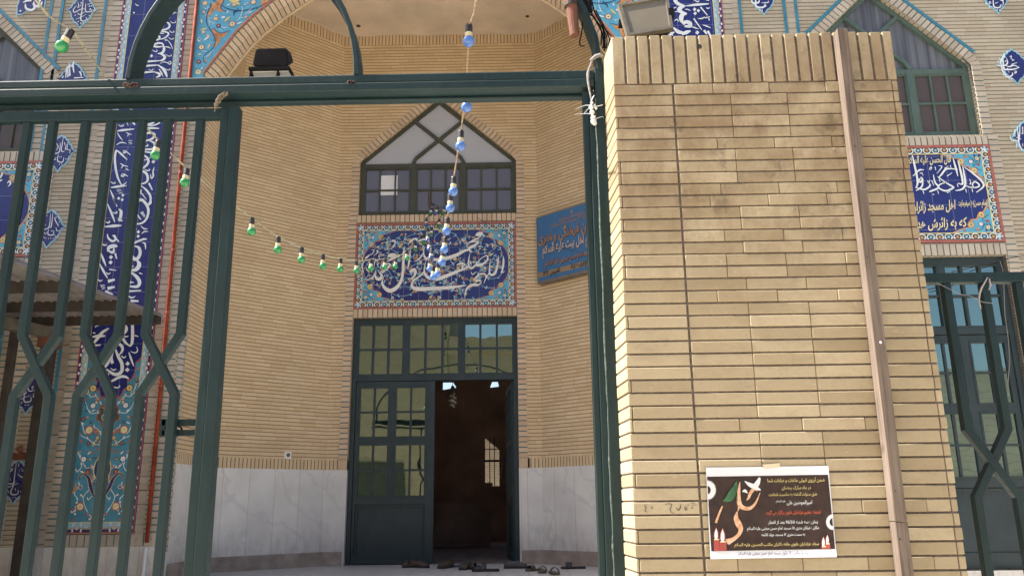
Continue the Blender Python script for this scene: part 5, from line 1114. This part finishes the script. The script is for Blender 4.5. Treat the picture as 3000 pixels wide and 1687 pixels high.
for (x, y, r) in ((655,279,.012),(646,286,.014),(640,296,.014),(634,306,.011),(632,316,.007),(629,326,.004),(664,276,.008)):
    p = at(x, y, YG-.006); b.lathe([(.002,-r*1.3),(r*.7,-r*.6),(r*.9,0),(r*.6,r*.7),(.002,r*1.3)], p, (.4, rr.uniform(-.3,.3), 1), 7)
b.build("tangle", plain("dusty_web", (.17,.13,.09), .95, .4, 90), T)
T = thing("fence_ribbon", "thin white ribbon and wire tied to the side fence rail", "ribbon", (1.8, 3.04, .8))
b = MB()
P_ = px3([(2893,812),(2886,826),(2876,842),(2870,860),(2868,880),(2874,905)], YG-.008); b.tube(P_, [.0018,.0028,.0034,.0034,.0028,.002], 6)
b.tube(px3([(2898,815),(2902,835),(2897,850)], YG-.008), [.002,.003,.0015], 6); b.build("ribbon", plain("dusty_ribbon", (.42,.38,.38), .8, .2, 40), T)
b = MB(); b.tube(px3([(2930,765),(2938,790),(2941,840),(2944,920),(2955,1000),(2958,1060),(2953,1120),(2955,1160)], YG+.12), .0014, 5)
b.tube(px3([(2744,828),(2775,843),(2812,862),(2840,866),(2880,885),(2908,888)], YG-.004), .0010, 5); b.build("loose_wire", plain("dusty_wire", (.34,.34,.33), .7, .1), T)

# rusty tube and cables at the head of the post
T = thing("rusty_tube", "short rust red steel tube hanging from the hoop by the gate post", "tube", (.24, 3.1, 2.0))
b = MB(); p0, p1 = at(1669, -30, YG+.01), at(1684, 106, YG+.01)
b.tube([p0, p1], [.027, .0205], 14); b.build("tube_body", m_rust, T)
b = MB(); p0 = at(1671, 12, YG+.008); p1 = at(1672, 20, YG+.008); b.tube([p0, p1], [.0275, .0272], 14); b.build("band", m_beam, T)
T = thing("cable_bundle", "tangle of black cables coming down beside the gate post", "cables", (.3, 3.1, 1.85))
rr = random.Random(8)
for l, r in (([(1715,-20),(1722,20),(1745,60),(1765,100),(1768,130),(1765,142)], .0035), ([(1730,-20),(1740,30),(1760,70),(1772,110),(1770,150)], .0035), ([(1725,-20),(1735,45),(1757,75),(1763,110),(1760,135)], .003),
             ([(1745,30),(1768,75),(1782,105),(1786,120),(1780,150)], .003), ([(1740,30),(1765,80),(1778,112),(1775,142)], .0028), ([(1760,70),(1778,92),(1790,107)], .0028), ([(1708,60),(1704,95),(1699,120),(1700,134),(1712,135)], .003), ([(1692,35),(1715,38),(1738,50),(1752,70)], .003)):
    b = MB(); b.tube(smooth_pts([tuple(at(x, y, YG+.085+rr.uniform(-.05,.02))) for x, y in l], 4), r, 6); b.build("cable", m_blackp, T)
b = MB()
for l, w_ in (([(1722,-25),(1708,15),(1712,40)], .012), ([(1735,-25),(1722,10),(1728,35)], .014), ([(1700,-20),(1716,5),(1735,15)], .010)):
    b.tube([at(x, y, YG+.04) for x, y in l], w_, 8)
b.build("junction", m_blackp, T)

# ================================================================ floodlights
T = thing("floodlight", "cream fronted floodlight tilted down over the top of the pillar", "floodlight", (.55, 3.0, 1.78))
c4 = [at(1811, 12, 2.98), at(1957, -14, 3.02), at(1973, 82, 2.965), at(1838, 104, 2.93)]   # front rim: TL TR BR BL
ctr = sum(c4, Vector())/4; nrm = (c4[1]-c4[0]).cross(c4[3]-c4[0]).normalized()
if nrm.y > 0: nrm = -nrm
def ins(k, off): return [ctr+(p-ctr)*k - nrm*off for p in c4]
b = MB(); o1, o2, i1, i2 = ins(1.0, 0), ins(1.0, .022), ins(.87, 0), ins(.87, .012)
for j in range(4):
    k2 = (j+1) % 4
    b.poly([o1[j], o1[k2], i1[k2], i1[j]]); b.poly([o1[j], o1[k2], o2[k2], o2[j]]); b.poly([i1[j], i1[k2], i2[k2], i2[j]])
b.poly(o2); b.build("rim", plain("grey_casting", (.14,.12,.09), .6, .25, 20), T)
b = MB(); b.poly(ins(.87, .007)); b.build("lens", plain("dusty_lens", (.18,.155,.11), .25, .12, 5), T)
b = MB(); b.prism(ins(.96, .0225), ins(.62, .12)); b.build("housing", m_blackp, T)
b = MB()
for (x0, y0, x1, y1) in ((1813, 58, 1836, 72), (1958, 26, 1975, 50)):
    p, q = at(x0, y0, 2.99), at(x1, y1, 2.99); b.box(p.x, 2.985, q.z, q.x, 3.02, p.z)
b.tube([at(1873, 84, 3.06), at(1873, 112, 3.06)], .006, 8); b.box(.44, 3.03, 1.764, .62, 3.09, 1.778); b.build("bracket", m_blackp, T)

T = thing("floodlight", "black floodlight seen from behind, standing on the gate lintel", "floodlight", (-.92, YG+.05, 1.73))
FB = YG+.05
def bp_(px, py, Y): return at(px, py, Y)
b = MB(); tl, tr = at(749, 143, FB+.012), at(842, 141, FB+.012); bl, br = at(739, 196, FB), at(846, 197, FB)
tl2, tr2 = at(760, 150, FB+.16), at(850, 150, FB+.17); bl2, br2 = at(745, 190, FB+.2), at(862, 186, FB+.2)
b.hexa([bl, br, tr, tl, bl2, br2, tr2, tl2]); b.build("housing", m_blackp, T, bevel=.012, seg=3)
b = MB(); zf = at(790, 200, FB).z; xa, xb = at(728, 200, FB-.01).x, at(846, 200, FB-.01).x
b.box(xa, FB-.012, zf-.014, xb+.004, FB+.20, zf+.002); b.build("flange", m_blackp, T, bevel=.003)
b = MB(); b.box(xa+.012, FB+.0, zf-.019, xb-.004, FB+.19, zf-.0142); b.build("lens", m_offw, T)
for px in (735, 814):
    b = MB(); p = at(px, 202, FB+.0); b.hexa([(p.x-.005,FB-.006,1.729),(p.x+.003,FB-.006,1.729),(p.x+.007,FB-.006,zf-.012),(p.x-.001,FB-.006,zf-.012),(p.x-.005,FB+.014,1.729),(p.x+.003,FB+.014,1.729),(p.x+.007,FB+.014,zf-.012),(p.x-.001,FB+.014,zf-.012)]); b.build("leg", m_blackp, T)
b = MB(); b.tube(smooth_pts([tuple(at(x, y, FB+.02)) for x, y in ((785,159),(790,153),(800,154),(815,163),(830,168))], 4), .0022, 6); b.build("wire", m_offw, T)
b = MB(); b.tube([at(768, 160, FB+.035), at(800, 159, FB+.035)], .003, 6); b.build("rib", m_beam, T)

# ================================================================ strings of coloured bulbs
def bulb_mat(name, col, rim):
    n = N(name); g_ = n.n('ShaderNodeLayerWeight'); g_.inputs[0].default_value = .35; f = n.noise(n.obj(), 60, 3)
    n.set(n.mix(n.ramp(f, .3, .7, 0, .35), n.mix(g_.outputs[1], col, rim), tuple(c*.7 for c in col)), .22, spec=.5); n.b.inputs['Coat Weight'].default_value = .4; return n.m
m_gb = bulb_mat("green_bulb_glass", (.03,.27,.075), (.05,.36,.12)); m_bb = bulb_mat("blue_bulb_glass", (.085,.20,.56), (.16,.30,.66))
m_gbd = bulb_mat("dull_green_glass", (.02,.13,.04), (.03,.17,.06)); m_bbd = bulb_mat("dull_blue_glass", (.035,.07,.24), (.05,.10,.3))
BR = .026
PROTO = {}
def bulb_part(kind, parent, pos, tilt):
    """bulb (part) with its cap and socket (sub-parts); pos is the centre of the glass ball, the socket hangs along -tilt"""
    mm = {'g': m_gb, 'b': m_bb, 'G': m_gbd, 'B': m_bbd}[kind]
    if kind not in PROTO:
        a = MB(); pr = [(.0001, -BR)]+[(BR*math.sin(t*math.pi/12), -BR*math.cos(t*math.pi/12)) for t in range(1, 11)]+[(BR*.45, BR*1.0)]
        a.lathe(pr, (0,0,0), (0,0,1), 18); g_ = a.build("bulb", mm, None, smooth=True)
        a = MB(); a.lathe([(.0125,.021),(.0158,.023),(.0165,.029),(.0150,.031),(.0165,.034),(.0165,.040),(.013,.044)], (0,0,0), (0,0,1), 14); c_ = a.build("cap", m_cream if kind in 'gb' else m_offw, None, smooth=True)
        a = MB(); a.lathe([(.0125,.040),(.0158,.043),(.0158,.078),(.0140,.084),(.006,.088)], (0,0,0), (0,0,1), 12); s_ = a.build("socket", m_bakel, None, smooth=False)
        PROTO[kind] = (g_, c_, s_)
        c_.parent = g_; s_.parent = g_
        o = g_; new = True
    else:
        g_, c_, s_ = PROTO[kind]; o = g_.copy(); COL.objects.link(o)
        for q in (c_, s_): d = q.copy(); COL.objects.link(d); d.parent = o
    o.parent = parent; o.location = Vector(pos)-Vector(ORG[parent.name])
    o.rotation_mode = 'QUATERNION'; o.rotation_quaternion = Vector(tilt).normalized().to_track_quat('Z', 'Y'); return o
def light_string(name, label, bulbs, lead, tail, rcable, mcord, group, far=None):
    c0 = atc(*bulbs[0][:2], bulbs[0][2]); T = thing(name, label, "light string", c0, group); tops = []; rr = random.Random(len(bulbs))
    for px, py, c, kind, tx in bulbs:
        p = atc(px, py, c); t = Vector((tx+rr.uniform(-.06,.06), rr.uniform(-.1,.1), 1)).normalized(); bulb_part(kind, T, p, t); tops.append(p+t*.087)
    path = [atc(*q) for q in lead]+tops+[atc(*q) for q in tail]
    full = []
    for i in range(len(path)-1):
        a, d = path[i], path[i+1]; L = (d-a).length; full.append(tuple(a))
        if L > .12: 
            for k in range(1, 6): t = k/6; full.append(tuple(a.lerp(d, t)-Vector((0,0,1))*.02*L*math.sin(math.pi*t)*1.0))
    full.append(tuple(path[-1]))
    tw = [Vector(p) for p in full]; cut = len(tw) if far is None else next(i for i, p in enumerate(tw) if p.dot(FW) > far)
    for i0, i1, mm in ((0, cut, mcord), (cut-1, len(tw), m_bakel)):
        if i1-i0 < 3: continue
        b = MB()
        for s in (-1, 1): b.tube([p+Vector((s*rcable*.8*math.cos(i*1.3), 0, s*rcable*.8*math.sin(i*1.3))) for i, p in enumerate(tw[i0:i1])], rcable, 5)
        b.build("cord", mm, T)
    return T
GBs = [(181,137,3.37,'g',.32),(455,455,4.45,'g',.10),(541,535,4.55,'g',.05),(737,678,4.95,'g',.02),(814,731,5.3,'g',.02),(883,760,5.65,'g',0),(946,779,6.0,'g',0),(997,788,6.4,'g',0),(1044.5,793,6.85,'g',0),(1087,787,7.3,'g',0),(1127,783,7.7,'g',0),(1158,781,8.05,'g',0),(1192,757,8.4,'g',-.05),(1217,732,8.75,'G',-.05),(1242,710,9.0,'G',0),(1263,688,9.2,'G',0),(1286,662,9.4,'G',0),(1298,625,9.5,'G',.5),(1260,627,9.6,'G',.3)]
light_string("light_string", "string of green bulbs sagging from the upper left into the arched recess", GBs, [(96,-10,3.1),(140,45,3.2)], [(1256,598,9.75),(1256,572,9.85)], .0030, m_cord, "strings of coloured bulbs", 8.7)
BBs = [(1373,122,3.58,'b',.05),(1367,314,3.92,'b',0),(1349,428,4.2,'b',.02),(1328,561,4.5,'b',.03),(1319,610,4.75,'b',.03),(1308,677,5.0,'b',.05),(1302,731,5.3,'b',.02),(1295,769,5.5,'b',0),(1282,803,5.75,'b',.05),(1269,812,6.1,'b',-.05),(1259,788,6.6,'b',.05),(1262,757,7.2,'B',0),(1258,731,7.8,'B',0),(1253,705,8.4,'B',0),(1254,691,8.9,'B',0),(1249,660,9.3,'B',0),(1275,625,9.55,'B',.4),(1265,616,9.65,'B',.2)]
light_string("light_string", "string of blue bulbs dropping from the top centre and rising to the window", BBs, [(1396,-15,3.2),(1388,42,3.3)], [(1256,596,9.75),(1255,570,9.85)], .0026, m_cordb, "strings of coloured bulbs", 5.9)
T = thing("hanging_chain", "thin rusty chain and hook hanging in front of the pointed window", "chain", at(1255, 570, 9.92))
b = MB(); pts = [tuple(at(1256+rnd.uniform(-1.5,1.5), 560+i*6, 9.93)) for i in range(9)]; b.tube(pts, [rnd.uniform(.004,.012) for _ in pts], 6); b.build("links", m_rust, T)
T = thing("span_wire", "thin dark wire stretched across the recess to the blue sign", "wire", at(1400, 640, 9.6))
b = MB(); b.tube(px3([(1398,638),(1440,662)], 9.95)+px3([(1505,690),(1560,704)], 9.7)+[at(1625, 722, 9.3), at(1690, 737, 8.6), at(1722, 742, 7.9)], .003, 5); b.build("strand", m_beam, T)
T = thing("door_wire", "two thin dark wires crossing the top of the right door", "wire", at(2800, 795, 7.6))
b = MB()
for l in ([(2787,797),(2850,783),(2920,768),(2960,756),(3030,745)], [(2840,795),(2890,782),(2930,766)]): b.tube(px3(l, 7.7), .004, 5)
b.build("strand", m_blackp, T)

# ================================================================ blue sign box on the right splay
sp0 = Vector((*CR, 0)); sdir = Vector((RR[0]-CR[0], RR[1]-CR[1], 0)).normalized(); snor = Vector((sdir.y, -sdir.x, 0))
if snor.y > 0: snor = -snor
def onsign(px, py, off):
    r = ray(px, py); k = ((sp0+snor*off).dot(snor))/r.dot(snor); return r*k
SO = .075
def suz(px, py): p = onsign(px, py, SO); return ((p-sp0).dot(sdir), p.z)
(u0, zt), (_, zb_) = suz(1571.5, 639), suz(1573, 826); u1 = u0+.98
SG = thing("sign_board", "blue box sign with orange and white lettering on the right wall of the recess", "sign", sp0+sdir*u0+snor*SO+Vector((0,0,zb_)))
def S3(u, z, off): p = sp0+sdir*u+snor*off; return (p.x, p.y, z)
n = N("blue_sign_face"); stn = n.noise(n.scaled(n.obj(), (40,40,1.2)), 2, 4, .7); n.set(n.mix(n.ramp(stn, .45, .75, 0, .5), (.028,.125,.28), (.09,.20,.33)), .5); m_sign = n.m
zb0 = zb_-.035
b = MB(); b.hexa([S3(u0, zb0, SO), S3(u1, zb0, SO), S3(u1, zt, SO), S3(u0, zt, SO), S3(u0, zb0, .002), S3(u1, zb0, .002), S3(u1, zt, .002), S3(u0, zt, .002)]); b.build("box", plain("sign_edge", (.17,.14,.11), .6, .2), SG)
b = MB(); e = .008; b.poly([S3(u0+e, zb_, SO+.002), S3(u1-e, zb_, SO+.002), S3(u1-e, zt-e, SO+.002), S3(u0+e, zt-e, SO+.002)]); b.build("face", m_sign, SG, fixn=False)
b = MB(); s1 = suz(1575, 815)[1]; s2 = suz(1575, 800)[1]; b.poly([S3(u0+e, s1, SO+.004), S3(u1-e, s1, SO+.004), S3(u1-e, s2, SO+.004), S3(u0+e, s2, SO+.004)]); b.build("stripe", plain("tan_stripe", (.26,.19,.12), .6, .15), SG, fixn=False)
def stext(mb, txt, ul, ur, zbase, h, off, sh=(0, 0), bold=.024):
    t = MB(); text_mesh(t, txt, 1.0, lambda u, v: (u, v, 0), 'L', off=bold); xs = [v[0] for v in t.v]; xa, xb = min(xs), max(xs)
    mb.add([S3(ul+(x-xa)/(xb-xa)*(ur-ul)+sh[0], zbase+y*h+sh[1], off) for x, y, _ in t.v], t.f)
H_ = zt-zb_; UW = u1-u0
lines = [("کانون فرهنگی و هنری", .035, .97, .585, .165, 0), ("کریم اهل بیت علیه السلام", .10, .93, .405, .15, 1), ("مسجد امام حسن مجتبی علیه السلام", .14, .88, .215, .085, 0), ("جمهوری اسلامی ایران", .38, .90, .845, .05, 0), ("اداره کل فرهنگ و ارشاد اسلامی استان", .25, .95, .78, .05, 0), ("تاسیس ۱۳۹۲", .10, .38, .065, .075, 2), ("۰۹۱۶۰۵۱۳۹۲۱۵", .53, .97, .065, .07, 2)]
for k, (nm, mm) in enumerate((("orange_writing", plain("orange_letter", (.40,.20,.09), .6, .15)), ("pink_writing", plain("pink_letter", (.55,.42,.38), .6, .1)), ("dark_writing", m_black))):
    b = MB(); s_ = MB()
    for t_, a_, c_, zz, hh, kk in lines:
        if kk == k:
            stext(b, t_, u0+UW*a_, u0+UW*c_, zb_+H_*zz, H_*hh*1.25, SO+.008)
            if kk < 2 and hh > .08: stext(s_, t_, u0+UW*a_, u0+UW*c_, zb_+H_*zz, H_*hh*1.25, SO+.0045, (.006, -.006), .022)
    w_ = b.build(nm, mm, SG, fixn=False)
    if s_.v: s_.build("letter_shadow", m_black, w_, fixn=False)
b = MB(); c = suz(1675, 621)
for dx in (-.012, 0, .012): b.poly([S3(c[0]+dx-.004, c[1]-.016, SO+.006), S3(c[0]+dx+.004, c[1]-.016, SO+.006), S3(c[0]+dx*.6+.003, c[1]+.02, SO+.006), S3(c[0]+dx*.6-.003, c[1]+.02, SO+.006)])
b.build("emblem", m_org, SG, fixn=False)

# wall fittings
def onleft(px, py, off=0.0):
    d = Vector((CL[0]-RL[0], CL[1]-RL[1], 0)).normalized(); nn = Vector((d.y, -d.x, 0)); q = Vector((*CL, 0))+nn*off; r = ray(px, py); return r*(q.dot(nn)/r.dot(nn)), d, nn
p, d, nn = onleft(842.5, 1332.5); T = thing("wall_socket", "small white socket on the left wall of the recess", "socket", p)
b = MB(); w_ = .042
def W3(u, z, o): q = p+d*u+nn*o; return (q.x, q.y, p.z+z)
b.hexa([W3(-w_,-w_,.016), W3(w_,-w_,.016), W3(w_,w_,.016), W3(-w_,w_,.016), W3(-w_,-w_,0), W3(w_,-w_,0), W3(w_,w_,0), W3(-w_,w_,0)]); b.build("plate", m_offw, T, bevel=.004)
b = MB(); b.lathe([(.024, .017), (.020, .019), (.019, .0165)], W3(0,0,0), tuple(nn), 14); b.build("socket_face", m_rafter, T)
T = thing("red_pipe", "thin red painted pipe running down the edge of the recess", "pipe", (-3.57, 7.96, -.3))
b = MB(); b.tube([(-3.555, 7.962, -.30), (-3.570, 7.962, 1.5), (-3.583, 7.962, 3.0), (-3.590, 7.962, 7.3)], .0185, 10); b.build("pipe", m_redp, T, smooth=True)
b = MB()
for z in (.2, 1.16, 1.9, 2.55, 3.4): b.lathe([(.021,-.012),(.0215,-.01),(.0215,.01),(.021,.012)], (-3.570-.003*(z-1), 7.962, z), (0,0,1), 10)
b.build("joint_ring", plain("red_joint", (.30,.06,.03), .5, .2), T)
T = thing("white_pipe", "white pipe stub continuing below the red pipe", "pipe", (-3.56, 7.95, -.8)); b = MB(); b.tube([(-3.56, 7.955, -1.45), (-3.555, 7.955, -.34)], .02, 10); b.build("pipe", m_offw, T, smooth=True)
T = thing("coat_rack", "red brown wooden coat rack with round pegs under the canopy", "coat rack", (-4.95, 7.97, .54))
b = MB(); zz = at(50, 1336, 7.97).z; b.box(-5.35, 7.965, zz-.036, -4.72, 7.995, zz+.036); b.build("board", plain("varnished_wood", (.16,.05,.03), .35, .3, 20, sc3=(1,1,6)), T, bevel=.004)
for px in (24, 58):
    b = MB(); q = at(px, 1320, 7.95); b.lathe([(.018,-.03),(.020,0),(.030,.012),(.034,.03),(.026,.045),(.006,.05)], (q.x, 7.962, q.z), (0,-.55,.6), 12); b.build("peg", plain("peg_wood", (.20,.085,.045), .35, .3, 20), T, smooth=True)

# ================================================================ corrugated canopy on the left
m_tanw = brick_mat("shade_wall_brick", (.36,.27,.17), (.42,.33,.22), (.2,.15,.1), .066, .22, .008, .006, bump=.3)
CP = thing("canopy", "grey corrugated metal canopy on dark steel beams at the lower left", "canopy", (-4.5, 7.6, -1.5))
def zsh(Y): return 1.755+(Y-6.2)*.062
b = MB(); nx = int((-3.575+14.0)/.019); per = .076  # sheet carried left and forward out of view to deepen the shade below
for i in range(nx):
    xa, xb = -14.0+i*.019, -14.0+(i+1)*.019; ca, cb = (.024*math.sin(2*math.pi*x/per) for x in (xa, xb))
    for ya, yb in ((3.3, 6.4), (6.4, 7.93)): b.poly([(xa, ya, zsh(ya)+ca), (xb, ya, zsh(ya)+cb), (xb, yb, zsh(yb)+cb), (xa, yb, zsh(yb)+ca)])
b.build("corrugated_sheet", m_grey, CP, fixn=False)
for Y in (3.5, 4.4, 5.3, 6.2, 7.06, 7.87):
    b = MB(); b.box(-14.0, Y-.03, zsh(Y)-.098, -3.60, Y+.03, zsh(Y)-.0135); b.build("purlin", m_beam, CP, bevel=.003)
b = MB(); b.hexa([(-4.60,4.9,1.36),(-4.50,4.9,1.36),(-4.50,4.9,1.46),(-4.60,4.9,1.46),(-4.60,7.75,1.60),(-4.50,7.75,1.60),(-4.50,7.75,1.70),(-4.60,7.75,1.70)]); b.build("rafter", m_rafter, CP, bevel=.003)
b = MB(); b.box(-4.602, 7.62, -1.5, -4.498, 7.72, 1.605); b.build("post", m_beam, CP, bevel=.004)
b = MB(); b.box(-4.63, 7.60, 1.50, -4.47, 7.74, 1.60); b.build("post_bracket", m_rust, CP)
b = MB(); q = at(25, 1100, 7.3); b.box(q.x-.03, 7.27, -1.5, q.x+.03, 7.33, 1.62); b.build("post", m_beam, CP, bevel=.003)

b = MB(); b.box(-5.52, 3.5, -1.5, -5.40, 7.9, 1.66); b.build("unseen_shade_wall", m_tanw, CP)  # unseen wall added to darken the space under the canopy
# ================================================================ shoes left at the door
m_slb = plain("brown_leather", (.075,.050,.038), .55, .35, 30); m_sld = plain("dark_leather", (.035,.028,.026), .5, .35, 30); m_sole = plain("rubber_sole", (.028,.022,.020), .75, .3, 40)
m_tan = plain("tan_sole", (.13,.085,.05), .75, .3, 40); m_ins = plain("worn_insole", (.17,.18,.17), .8, .3, 30); m_bls = plain("blue_rubber", (.05,.07,.11), .6, .3, 30)
FOOT = [(-.125,.024),(-.115,.032),(-.08,.034),(-.03,.031),(.02,.034),(.06,.043),(.09,.046),(.115,.040),(.132,.024),(.138,.006)]
def shoe(name, label, px, py, ang, kind, mu, ms, scale=1.0):
    p = atz(px, py, ZF); p.z = ZF; T = thing(name, label, "shoe", p, "shoes left in front of the door")
    c, s = math.cos(ang), math.sin(ang)
    def W(u, v, z): u *= scale; v *= scale; return (p.x+u*c-v*s, p.y+u*s+v*c, ZF+.001+z*scale)
    out = [(u, v) for u, v in FOOT]+[(u, -v*.92) for u, v in reversed(FOOT)]
    th = .018 if kind == 'shoe' else .024
    b = MB(); b.prism([W(u, v, 0) for u, v in out], [W(u, v, th) for u, v in out]); b.build("sole", ms, T, bevel=.003)
    b = MB(); b.poly([W(u*.93, v*.86, th+.0015) for u, v in out]); b.build("insole", m_ins if kind != 'shoe' else m_sld, T, fixn=False)
    b = MB()
    if kind == 'shoe':       # closed upper, open at the ankle
        rows = []
        for u, hw, h, op in ((-.123,.026,.052,1),(-.10,.032,.062,1),(-.06,.033,.055,1),(-.02,.032,.054,1),(.01,.034,.062,.35),(.04,.039,.056,0),(.08,.043,.042,0),(.11,.038,.034,0),(.130,.022,.026,0)):
            r = []
            for k in range(9):
                t = math.pi*k/8; x = math.cos(t); z = math.sin(t)
                if op > .5:   # two walls leaning inwards with a gap in the middle
                    x2 = hw*(1 if k < 4 else -1)*(1-.25*min(1, abs(z))) if k != 4 else hw*.72; zz = h*min(1, z*1.15)
                    if k == 4: x2 = hw*.70; 
                    r.append(W(u, x2, th+zz))
                else: r.append(W(u, x*hw, th+h*z))
            rows.append(r)
        n = len(rows); vs = [q for r in rows for q in r]; fs = []
        for i in range(n-1):
            for k in range(8):
                if i < 4 and k in (3, 4): continue
                fs.append((i*9+k, i*9+k+1, (i+1)*9+k+1, (i+1)*9+k))
        fs += [tuple((n-1)*9+k for k in range(9)), (0, 1, 2, 3), (5, 6, 7, 8)]
        b.add(vs, fs); o = b.build("upper", mu, T, smooth=True); o.modifiers.new("solid", 'SOLIDIFY').thickness = .003
        b = MB(); b.poly([W(u, v, th+.018) for u, v in ((-.10,.024),(-.02,.026),(-.02,-.026),(-.10,-.024))]); b.build("lining", m_ins, T, fixn=False)
    else:                    # slide sandal: one broad band, or two crossed ones
        bands = [(.015, .085, .055)] if kind == 'slide' else [(.0, .045, .055), (.055, .095, .045)]
        for ua, ub, h in bands:
            for i in range(10):
                t0, t1 = math.pi*i/10, math.pi*(i+1)/10
                q = [W(u, .047*math.cos(t), th*.6+h*math.sin(t)) for u, t in ((ua, t0), (ub, t0), (ub, t1), (ua, t1))]
                q2 = [W(u, .043*math.cos(t), th*.6+(h-.005)*math.sin(t)) for u, t in ((ua, t0), (ub, t0), (ub, t1), (ua, t1))]
                b.hexa(q+q2)
        b.build("strap", mu, T)
    return T
shoe("leather_shoe", "brown leather shoe, left of the pair by the closed leaf", 1196, 1660, R(-100), 'shoe', m_slb, m_sole)
shoe("leather_shoe", "brown leather shoe, right of the pair by the closed leaf", 1226, 1662, R(-25), 'shoe', m_slb, m_sole)
shoe("leather_shoe", "brown shoe with grey lining left of the door opening, standing alone", 1307, 1663, R(-118), 'shoe', m_slb, m_sole, 1.05)
shoe("rubber_slipper", "flat blue grey slipper tucked behind the dark shoe in the doorway", 1340, 1660, R(5), 'slide', m_bls, m_bls, .75)
shoe("leather_shoe", "dark shoe beside the heap of sandals in the doorway", 1364, 1667, R(-105), 'shoe', m_slb, m_sole, 1.02)
shoe("sandal", "black sandal at the back of the heap in the doorway", 1392, 1667, R(150), 'cross', m_sld, m_sole)
shoe("sandal", "black sandal lying sideways in front of the doorway heap", 1424, 1673, R(178), 'cross', m_sld, m_sole, 1.08)
shoe("leather_shoe", "dark grey shoe pointing right at the foot of the right door jamb", 1510, 1664, R(0), 'shoe', plain("grey_leather", (.085,.072,.068), .6, .3, 30), m_sole, 1.0)
shoe("slide_sandal", "smallest brown slide sandal, leftmost of three by the marble wall", 1566, 1671, R(-140), 'slide', m_slb, m_tan, .85)
shoe("slide_sandal", "brown slide sandal, middle of three by the marble wall", 1591, 1676, R(-98), 'slide', m_slb, m_tan, .95)
shoe("slide_sandal", "brown slide sandal, nearest of three by the marble wall", 1622, 1681, R(-80), 'slide', m_slb, m_tan, .98)
shoe("slide_sandal", "black slide sandal lying sideways apart from the others, next to the gate post", 1681, 1665, R(180), 'slide', m_sld, m_sole, 1.0)

# spiral lamp hanging inside the doorway
T = thing("spiral_lamp", "unlit spiral fluorescent lamp hanging in the open doorway", "lamp", at(1326, 1140, 10.7))
b = MB(); pts = []
for i in range(49):
    t = i/48; a = t*6*math.pi; r = .022+.032*math.sin(math.pi*min(1, t*1.1))*(.6+.4*t); p = at(1326, 1152+t*40, 10.7); pts.append((p.x+r*math.cos(a), p.y+r*math.sin(a), p.z))
b.tube(pts, .010, 6); b.build("glass_spiral", plain("dusty_glass", (.42,.38,.33), .4, .1), T, smooth=True)
b = MB(); p = at(1326, 1150, 10.7); b.tube([p, p+Vector((0,0,.05)), p+Vector((0,0,.09))], [.030,.030,.018], 12); b.build("base", m_bakel, T)
b = MB(); b.tube([p+Vector((0,0,.09)), p+Vector((0,0,2.5))], .004, 5); b.build("cord", m_bakel, T)

# ================================================================ houses across the street, behind the viewer (seen in the glass; they bounce light back)
m_block = brick_mat("pale_block", (.50,.44,.35), (.56,.50,.41), (.30,.26,.21), .20, .42, .012, .01, bump=.3)
m_tanb = brick_mat("tan_brick_wall", (.40,.30,.18), (.46,.35,.22), (.28,.21,.13), .066, .22, .008, .006, bump=.3)
H1 = thing("street_house", "tall tan brick house across the street, mirrored in the door glass", "house", (-8, -8, -1.5))
b = MB(); b.box(-22, -14, -1.5, -2.6, -7.2, 8.5); b.build("wall", m_tanb, H1)
b = MB(); b.box(-22, -7.2, 6.9, -2.55, -7.12, 8.6); b.build("parapet", m_block, H1)
b = MB(); b.box(-6.2, -7.2, -1.5, -4.0, -7.14, 1.4); b.build("door", m_wframe, H1)
b = MB(); b.box(-9.5, -7.2, .8, -7.6, -7.15, 2.6); b.build("window", m_gfac, H1)
H2 = thing("street_house", "lower tan brick house with a flat parapet across the street", "house", (-1.5, -8, -1.5))
b = MB(); b.box(-2.59, -13, -1.5, -.45, -7.3, 5.0); b.build("wall", m_tanb, H2); b = MB(); b.box(-2.585, -13, 5.0, -.42, -7.22, 5.55); b.build("parapet", m_rafter if False else m_tanb, H2)
b = MB(); b.box(-2.2, -7.3, -1.5, -.9, -7.24, .9); b.build("door", m_rust, H2)
H3 = thing("street_house", "pale block house across the street, mirrored in the right door", "house", (8, -8, -1.5))
b = MB(); b.box(.25, -13, -1.5, 26, -7.25, 3.6); b.build("wall", m_block, H3)
b = MB(); b.box(.25, -7.25, -1.5, 26, -7.15, .6); b.build("lower_wall", m_tanb, H3)
